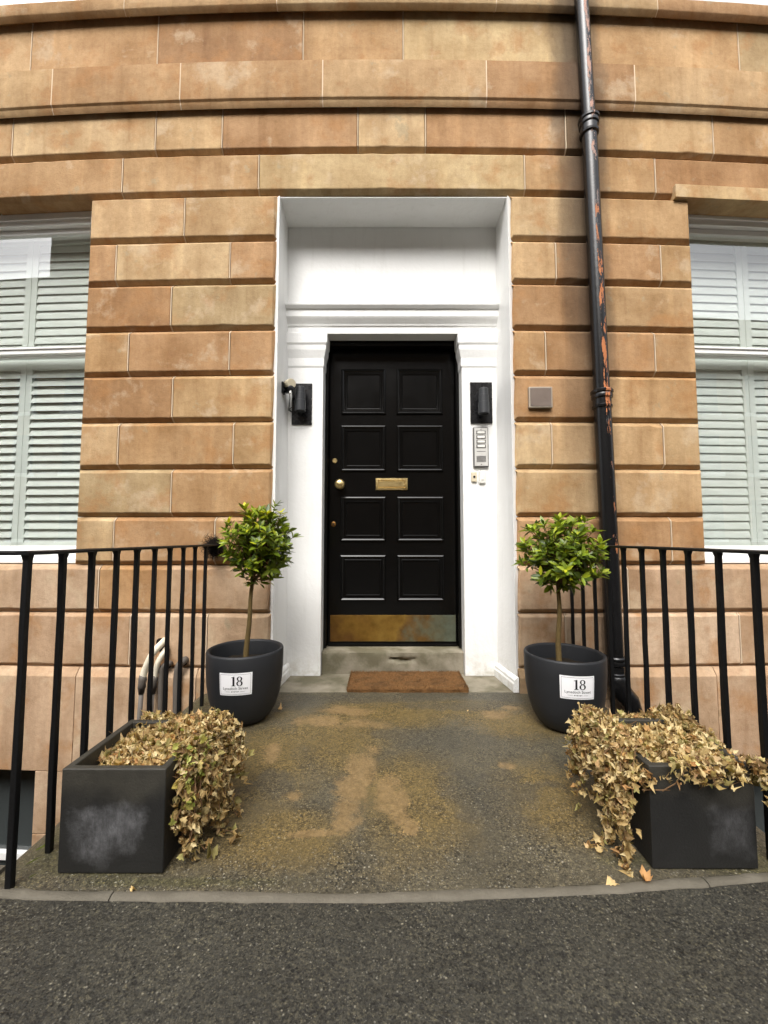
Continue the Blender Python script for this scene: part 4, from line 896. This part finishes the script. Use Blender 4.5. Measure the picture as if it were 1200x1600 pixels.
def plant_pot(c, st_px, st_py, lab, scale=1.0):
    c = Vector(c); r = thing('plant_pot', lab, 'plant pot', c, 'round plant pots')
    m = MB(); m.lathe([(q * scale, z * scale) for q, z in POT], 64, c); lump('pot_body', m, 'pot_grey', r, smooth=True, angle=60)
    m = MB(); n = 30; m.add([(c.x, c.y, c.z + 0.312)] + [(c.x + q * 0.191 * math.cos(a), c.y + q * 0.191 * math.sin(a), c.z + 0.307 + random.uniform(-.006, .006)) for q in (0.5, 1.0) for a in (2 * math.pi * k / n for k in range(n))],
                            [(0, 1 + k, 1 + (k + 1) % n) for k in range(n)] + [(1 + k, 1 + n + k, 1 + n + (k + 1) % n, 1 + (k + 1) % n) for k in range(n)]); lump('soil', m, 'soil', r, smooth=True)
    # sticker: find the point of the pot that shows at the given pixel
    a, b, cc = ray(st_px, st_py); best = None
    for k in range(2000):
        t_ = 1.5 + k * 0.001; p = Vector((a * t_, b * t_, CAM_H + cc * t_)); 
        if math.hypot(p.x - c.x, p.y - c.y) <= pot_r(p.z - c.z) * scale: best = p; break
    az = math.atan2(best.y - c.y, best.x - c.x); z0 = best.z - c.z; R0 = pot_r(z0) * scale
    def fn(u, v, lift):
        rr = pot_r(z0 + v) * scale + lift; an = az + u / R0; return (c.x + rr * math.cos(an), c.y + rr * math.sin(an), c.z + z0 + v)
    W, H = 0.086, 0.059
    def patch(w0, w1, h0, h1, lift, m):
        n, k_ = 14, 8 if h1 - h0 > 0.02 else 1; vs = [fn(w0 + (w1 - w0) * i / n, h0 + (h1 - h0) * j / k_, lift) for j in range(k_ + 1) for i in range(n + 1)]
        m.add(vs, [(j * (n + 1) + i, j * (n + 1) + i + 1, (j + 1) * (n + 1) + i + 1, (j + 1) * (n + 1) + i) for j in range(k_) for i in range(n)])
    m = MB(); patch(-W, W, -H, H, 0.0012, m); stk = lump('sticker', m, 'sticker', r, smooth=True); base = c
    def ssub(m, name):
        o = m.build(name, 'ink'); o.parent = stk
    m = MB(); e = 0.0011; i_ = 0.007
    for w0, w1, h0, h1 in ((-W + i_, W - i_, H - i_ - e, H - i_), (-W + i_, W - i_, -H + i_, -H + i_ + e), (-W + i_, -W + i_ + e, -H + i_ + e, H - i_ - e), (W - i_ - e, W - i_, -H + i_ + e, H - i_ - e)): patch(w0, w1, h0, h1, 0.0032, m)
    ssub(m, 'border_line')
    m = MB(); add_figures(m, 0.006, -0.008, 0.050, lambda u, v: fn(u, v, 0.0032)); ssub(m, 'figures')
    m = MB(); vs, fs = text_mesh('Lynedoch Street', 0.0195, 1.0); m.add([fn(x, y - 0.027, 0.0032) for x, y, z in vs], fs); ssub(m, 'lettering')
    m = MB()
    for w0, w1 in ((-0.05, -0.026), (0.026, 0.05)): patch(w0, w1, -0.0385, -0.0375, 0.0032, m)
    for k in range(6): patch(-0.020 + k * 0.007, -0.015 + k * 0.007, -0.040 + 0.0015 * (k % 2), -0.036, 0.0032, m)
    ssub(m, 'flourish')
    return r
POTL, POTR = Vector((-0.805, 2.43, land_z(2.43))), Vector((1.01, 2.345, land_z(2.345)))
plant_pot(POTL, 367.5, 1069.5, 'round dark grey plant pot holding the left laurel tree')
plant_pot(POTR, 903, 1075, 'round dark grey plant pot holding the right laurel tree')

# ================================================================ LEAVES
def leaf_mesh(name, mat, kind, seed):
    rg = random.Random(seed); vs = []; fs = []
    if kind == 'laurel':       # length 1 along +y, face up +z
        prof = [(0.0, 0.02), (0.16, 0.11), (0.40, 0.185), (0.66, 0.165), (0.88, 0.07), (1.0, 0.0)]
        cv = rg.uniform(-0.10, 0.22); fold = rg.uniform(0.15, 0.4); tw = rg.uniform(-.3, .3)
        for y, w in prof:
            z = -cv * y * y
            vs += [(-w, y, z + w * fold + tw * w * y), (0, y, z), (w, y, z + w * fold - tw * w * y)]
        for i in range(len(prof) - 1): fs += [(i * 3, i * 3 + 1, i * 3 + 4, i * 3 + 3), (i * 3 + 1, i * 3 + 2, i * 3 + 5, i * 3 + 4)]
    else:                      # shrivelled five-lobed ivy leaf
        out = [(0.0, 0.0), (0.22, -0.10), (0.50, 0.02), (0.42, 0.24), (0.50, 0.48), (0.30, 0.60), (0.0, 0.95), (-0.30, 0.60), (-0.50, 0.48), (-0.42, 0.24), (-0.50, 0.02), (-0.22, -0.10)]
        cu = rg.uniform(0.3, 3.0) * rg.choice((-1, 1)); cv = rg.uniform(-2.0, 2.2); ph = rg.uniform(0, 6)
        def lift(x, y): return cu * x * x * (1 if rg.random() < 2 else 1) + cv * (y - 0.3) ** 2 + 0.20 * math.sin(9 * x + ph) * math.sin(7 * y + ph)
        sx = rg.uniform(0.45, 0.95)
        vs = [(0, 0.30, lift(0, .3))] + [(x * sx * (1 + rg.uniform(-.2, .2)), y * (1 + rg.uniform(-.12, .12)), lift(x, y) + rg.uniform(-.05, .05)) for x, y in out]
        fs = [(0, 1 + i, 1 + (i + 1) % 12) for i in range(12)]
    me = bpy.data.meshes.new(name); me.from_pydata(vs, [], fs); me.materials.append(M[mat]); me.polygons.foreach_set('use_smooth', [True] * len(fs)); return me
LAUREL = [leaf_mesh('leaf', 'laurel_leaf', 'laurel', i) for i in range(6)]
IVY = [leaf_mesh('leaf', 'dry_ivy_leaf', 'ivy', 100 + i) for i in range(22)]
def frame(pos, d, up, size, wid=1.0):
    d = d.normalized(); x = d.cross(up); x = x.normalized() if x.length > 1e-5 else d.orthogonal().normalized(); z = x.cross(d)
    mt = Matrix((x, d, z)).transposed().to_4x4(); return Matrix.Translation(pos) @ mt @ Matrix.Diagonal((size * wid, size, size, 1))
def place_leaves(root, specs, meshes, mat, nmax=300):
    """specs: (matrix, colour, score). The leaves that show most become objects, the rest one mesh."""
    specs.sort(key=lambda q: -q[2]); inv = Matrix.Translation(-Vector(root.location))
    for mt, col, sc in specs[:nmax]:
        o = link('leaf', random.choice(meshes), root); o.matrix_basis = inv @ mt; o.color = (*col, 1)
    rest = specs[nmax:]
    if rest:
        m = MB()
        for mt, col, sc in rest:
            me = random.choice(meshes); m.add([inv @ mt @ v.co for v in me.vertices], [tuple(p.vertices) for p in me.polygons])
        me = bpy.data.meshes.new('foliage'); me.from_pydata(m.v, [], m.f); me.materials.append(M[mat]); me.polygons.foreach_set('use_smooth', [True] * len(m.f))
        o = link('foliage', me, root); o['kind'] = 'stuff'
def laurel(root_p, top, crown_c, rx, rz, lab, yellow, seed):
    rg = random.Random(seed); base = Vector(root_p); r = thing('laurel_tree', lab, 'tree', base, 'standard laurel trees')
    top = Vector(top); cc = Vector(crown_c)
    m = MB(); n = 10; pts = [base.lerp(top, k / n) + Vector((0.003 * math.sin(k * 0.9 + seed), 0.003 * math.sin(k * .7), 0)) for k in range(n + 1)]
    pts += [top.lerp(cc + Vector((0, 0, rz * .3)), k / 3) for k in (1, 2, 3)]
    m.tube(pts, [0.0165 - 0.0006 * k for k in range(len(pts))], 10); lump('trunk', m, 'bark', r, smooth=True)
    tw = MB(); specs = []
    N = 185
    for i in range(N):
        ga = i * 2.39996; zz_ = 1 - 2 * (i + 0.5) / N; rr = math.sqrt(max(0, 1 - zz_ * zz_))
        d = Vector((rr * math.cos(ga), rr * math.sin(ga), zz_)); d = (d + Vector((rg.gauss(0, .12), rg.gauss(0, .12), rg.gauss(0, .12)))).normalized()
        ln = rg.uniform(0.66, 1.08) if i % 3 else rg.uniform(0.35, 0.7)
        tip = cc + Vector((d.x * rx * ln, d.y * rx * ln, d.z * rz * ln)); st = top.lerp(cc, rg.uniform(0.1, 0.9)) 
        mid = st.lerp(tip, 0.55) + Vector((0, 0, -0.015)); tw.tube([st, mid, tip], [0.004, 0.003, 0.0018], 5, False)
        ax = ((tip - mid).normalized() + Vector((0, 0, 0.45))).normalized(); side = ax.orthogonal().normalized()
        for q in range(rg.randint(7, 10)):
            an = q * 2.4 + rg.uniform(-.4, .4); back = rg.uniform(0, 0.055) * (q / 8); op = rg.uniform(0.55, 1.25) + (0.35 if q > 5 else 0)
            ld = ax * math.cos(op) + (Quaternion(ax, an) @ side) * math.sin(op)
            pos = tip - ax * back; size = rg.uniform(0.042, 0.076) * (0.75 if q < 2 else 1)
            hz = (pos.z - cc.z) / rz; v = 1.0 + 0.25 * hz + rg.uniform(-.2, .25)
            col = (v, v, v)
            if yellow and hz > 0.45 + rg.uniform(-.2, .3): col = (2.3, 1.75, 0.8)
            elif q < 2: col = (1.9, 1.55, 1.0)
            sc = (cc.y - pos.y) / rx + abs(pos.x - cc.x) / rx * 0.6 + abs(hz) * 0.6 + rg.random() * .2
            specs.append((frame(pos, ld, ax, size, rg.uniform(.85, 1.15)), col, sc))
    lump('twigs', tw, 'twig', r, smooth=True); place_leaves(r, specs, LAUREL, 'laurel_leaf')
b = POTL + Vector((0.0, 0.0, 0.305)); tp = P(394, 915, 2.43)
laurel(b, tp, P(407, 848, 2.43), 0.195, 0.225, 'left laurel tree with a round crown and yellow-green tips on top', True, 3)
b = POTR + Vector((-0.03, 0.0, 0.305)); tp = P(873, 915, 2.345)
laurel(b, tp, P(878, 862, 2.345), 0.225, 0.205, 'right laurel tree with a loose dark green crown beside the drainpipe', False, 8)
# weed in the left pot
r = thing('weed', 'tiny green weed growing in the left plant pot', 'weed', P(372, 1022, 2.34)); wb = Vector((POTL.x - 0.05, POTL.y - 0.10, POTL.z + 0.31)); r.location = wb
specs = [(frame(wb + Vector((random.uniform(-.02, .02), random.uniform(-.02, .02), 0.012)), Vector((random.gauss(0, 1), random.gauss(0, 1), 0.9)), Vector((0, 0, 1)), random.uniform(0.018, 0.034)), (1.8, 1.7, 1.2), 1) for q in range(16)]
place_leaves(r, specs, LAUREL, 'laurel_leaf')

# ================================================================ PLANTERS AND DRIED IVY
def planter(x0, x1, y0, y1, h, lab, cloud):
    zb_ = 0.004; c = ((x0 + x1) / 2, y0, zb_); r = thing('planter_box', lab, 'planter', c, 'square planters')
    m = MB(); t_ = 0.024; rings = [(0, zb_), (0.0, zb_ + h), (t_, zb_ + h), (t_ + 0.002, zb_ + h - 0.09)]; vs = []
    for i, z in rings: vs += [(x0 + i, y0 + i, z), (x1 - i, y0 + i, z), (x1 - i, y1 - i, z), (x0 + i, y1 - i, z)]
    n = len(rings); m.add(vs, [(k * 4 + q, k * 4 + (q + 1) % 4, k * 4 + 4 + (q + 1) % 4, k * 4 + 4 + q) for k in range(n - 1) for q in range(4)] + [(3, 2, 1, 0)])
    o = m.build('box', 'planter_grey', bev=0.005, seg=3, loc=c); adopt(o, r); o.color = (*cloud, 1)
    m = MB(); m.add([(x0 + t_, y0 + t_, zb_ + h - 0.085), (x1 - t_, y0 + t_, zb_ + h - 0.085), (x1 - t_, y1 - t_, zb_ + h - 0.07), (x0 + t_, y1 - t_, zb_ + h - 0.07)], [(0, 1, 2, 3)]); lump('soil', m, 'soil', r)
PH = 0.315
planter(-1.020, -0.690, 1.345, 1.70, PH, 'square grey planter left of the path with pale scuffed front', (0.98, 0.85, 0.95))
planter(0.850, 1.185, 1.362, 1.715, PH, 'square dark planter right of the path under cascading dried ivy', (1.55, 0.42, 0.5))
def ivy(root_p, lab, mound, vines, n_mound, seed, loose=()):
    rg = random.Random(seed); r = thing('dried_ivy', lab, 'ivy', root_p, 'dried ivy plants'); specs = []; st = MB()
    def leafat(p, nrm, smin=0.013, smax=0.030, tint=1.0):
        d = (Vector((rg.gauss(0, 1), rg.gauss(0, 1), rg.gauss(0, 1) - 0.5))).normalized(); up = (nrm * 1.1 + Vector((rg.gauss(0, .6), rg.gauss(0, .6), rg.gauss(0, .6)))).normalized()
        s = rg.uniform(smin, smax); k = tint * rg.uniform(0.8, 1.15)
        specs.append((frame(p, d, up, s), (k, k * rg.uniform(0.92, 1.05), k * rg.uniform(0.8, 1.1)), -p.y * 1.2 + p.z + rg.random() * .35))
    x0, x1, y0, y1, hf = mound
    for i in range(n_mound):
        x, y = rg.uniform(x0, x1), rg.uniform(y0, y1); h = hf(x, y)
        if h <= 0: continue
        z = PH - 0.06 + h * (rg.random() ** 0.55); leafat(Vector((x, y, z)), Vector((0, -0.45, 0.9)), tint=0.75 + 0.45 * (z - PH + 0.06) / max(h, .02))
    for k in range(60):
        x, y = rg.uniform(x0, x1), rg.uniform(y0, y1); h = hf(x, y)
        if h <= 0: continue
        p = Vector((x, y, PH - 0.075)); q = p + Vector((rg.uniform(-.06, .06), rg.uniform(-.08, .03), h * 0.8 + rg.uniform(0, .05))); st.tube([p, p.lerp(q, .5) + Vector((rg.uniform(-.03, .03), 0, 0)), q], [0.002, 0.0016, 0.001], 4, False)
    for (sp, out, length, green, dens) in vines:
        p = Vector(sp); d = (Vector(out)).normalized(); pts = [p.copy()]; L = 0
        while L < length:
            d = (d * 0.9 + Vector((rg.gauss(0, .2) - d.x * 0.12, rg.gauss(0, .13), -0.29 + rg.gauss(0, .1)))).normalized(); step = 0.018; p = p + d * step
            if p.z < 0.015: p.z = 0.015; d.z = 0; d = (d + Vector((out[0], out[1] - .5, 0)) * .5).normalized()
            L += step; pts.append(p.copy())
            for q in range(dens * 2):
                if rg.random() < 0.85: leafat(p + Vector((rg.gauss(0, .011), rg.gauss(0, .011), rg.gauss(0, .009))), Vector((out[0] * .8, -0.6, 0.3)), 0.012, 0.029)
                if green and rg.random() < 0.75 and specs: specs[-1] = (specs[-1][0], (0.70, 0.92, 0.50), specs[-1][2])
        st.tube(pts, 0.0021, 4, False)
    for p, s in loose: leafat(Vector(p), Vector((0, 0, 1)), s, s * 1.1, 1.15)
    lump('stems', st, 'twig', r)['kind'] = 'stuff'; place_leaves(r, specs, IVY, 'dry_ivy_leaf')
rg = random.Random(5)
def hl(x, y):     # left: thin at the front left corner, piled towards the back and right
    a = 0.035 + 0.055 * min(1, max(0, (y - 1.40) / 0.16)) * (0.7 + 0.5 * min(1, max(0, (x + 1.0) / 0.3)))
    if x < -0.95 and y < 1.47: return 0
    if y < 1.42 and x < -0.88: return 0
    return a * (0.75 + 0.35 * math.sin(14 * x + 3) * math.sin(11 * y))
vl = []
for k in range(26):
    y = rg.uniform(1.42, 1.72); vl.append(((-0.70 + rg.uniform(-.02, .02), y, PH + 0.01 + rg.uniform(0, .03)), (0.62, -0.15 + rg.gauss(0, .25), 0.2), rg.uniform(0.10, 0.34), k % 3 != 0, 2))
for y, ln in ((1.40, 0.36), (1.53, 0.44), (1.56, 0.47), (1.60, 0.44), (1.64, 0.36), (1.50, 0.34)): vl.append(((-0.69, y, PH + 0.03), (0.4 if y < 1.45 else 0.75, 0, 0.1), ln, True, 1 if y < 1.45 else 2))
ivy((-0.855, 1.53, PH), 'dried ivy in the left planter trailing over its inner side, partly green', (-1.0, -0.655, 1.40, 1.76, hl), vl, 2600, 21, [((-0.52, 1.46, 0.02), 0.04), ((-0.56, 1.42, 0.02), 0.045)])
def hr(x, y):
    a = 0.05 + 0.045 * min(1, max(0, (y - 1.33) / 0.2)); return a * (0.8 + 0.35 * math.sin(13 * x + 1) * math.sin(9 * y + 2))
vr = []
for k in range(38):
    y = rg.uniform(1.45, 1.74); vr.append(((0.86 + rg.uniform(-.03, .02), y, PH + 0.01 + rg.uniform(0, .03)), (-0.42, 0.02 + rg.gauss(0, .2), 0.12), rg.uniform(0.08, 0.32), False, 2))
for y, ln in ((1.45, 0.40), (1.48, 0.42), (1.52, 0.44), (1.44, 0.34)): vr.append(((0.86, y, PH + 0.03), (-0.5 if y < 1.41 else -0.65, -0.1, 0.1), ln, False, 1 if y < 1.41 else 2))
for k in range(13): vr.append(((rg.uniform(0.92, 1.22), 1.375, PH + 0.03), (rg.gauss(0.1, .3), -0.8, 0.2), rg.uniform(0.03, 0.085), False, 2))
vr.append(((1.17, 1.38, PH + .03), (.4, -.6, .1), 0.16, False, 2))
ivy((1.018, 1.54, PH), 'dried brown ivy overflowing the right planter down its inner side', (0.83, 1.21, 1.36, 1.78, hr), vr, 3300, 31, [])

# ================================================================ SMALL LITTER
for i, (px, py, sz) in enumerate(((437, 1113, .035), (205, 1384, .02), (960, 1372, .04), (1012, 1378, .035), (730, 1112, .012))):
    p = G(px, py, land_z(2.0) + 0.004)
    labs = ['curled dry leaf lying right of the left plant pot', 'pale fleck of stone lying in front of the left planter', 'dry ivy leaf fallen beside the right planter', 'dry ivy leaf at the kerb by the right planter corner', 'tiny pale leaf on the slab right of the doormat']
    p.z = land_z(p.y) + 0.006
    me = IVY[i % 10] ; o = link('fallen_leaf', me); o.matrix_basis = frame(p, Vector((math.sin(i * 2.1), math.cos(i * 2.1), .1)), Vector((0, -.3, 1)), sz); o.color = (1.1, 1, .9, 1)
    tag(o, labs[i], 'leaf', 'fallen leaves')
for i, (px, py, rx, ry) in enumerate(((70, 1322, .05, .018), (52, 1346, .05, .012), (50, 1370, .03, .012))):
    p = G(px, py); p.x = max(p.x, L_EDGE + 0.06) if i == 0 else p.x; rgm = random.Random(i); m = MB(); vs = [(0, 0, .008)]; n = 14
    for q in range(n):
        a = 2 * math.pi * q / n; k = rgm.uniform(.6, 1.2); vs.append((rx * k * math.cos(a) * .6, rx * k * math.cos(a) * .9 + ry * k * math.sin(a), 0))
    m.add([(p.x + a, p.y + b, land_z(p.y) - 0.004 + c) for a, b, c in vs], [(0, 1 + q, 1 + (q + 1) % n) for q in range(n)])
    o = m.build('moss_patch', 'moss', smooth=True); tag(o, ['green moss strip beside the left planter at the slab edge', 'dark green moss near the foot of the left railing post', 'small moss tuft right of the left railing foot'][i], 'moss', 'moss on the slab edge')

# ================================================================ ACROSS THE STREET (seen only as reflections)
simple('far_stone', (0.30, 0.21, 0.13), 0.9, 0.2, var=0.25, scale=1.5)
opp = thing('terrace_opposite', 'sandstone terrace across the street, mirrored in the ground floor windows', 'building', (0, -14, -0.15))
m = MB()
m.box(-60, -36, -24, -14, -0.15, 19); m.box(-36, -20.9, -24, -14, -0.15, 15.7); m.box(-20.9, -12, -24, -14, -0.15, 19); m.box(-12, 45, -24, -14, -0.15, 13.3)
lump('wall', m, 'far_stone', opp)
k = 0
for x in range(-40, 42, 3):
    for z in (1.0, 4.6, 8.0):
        m = MB(); m.box(x - .6, x + .6, -14.02, -13.97, z, z + 2.1); lump('window', m, 'dark_glass', opp)
        m = MB(); m.box(x - .75, x + .75, -14.03, -13.9, z - .2, z - .02); lump('sill', m, 'frame_white', opp)
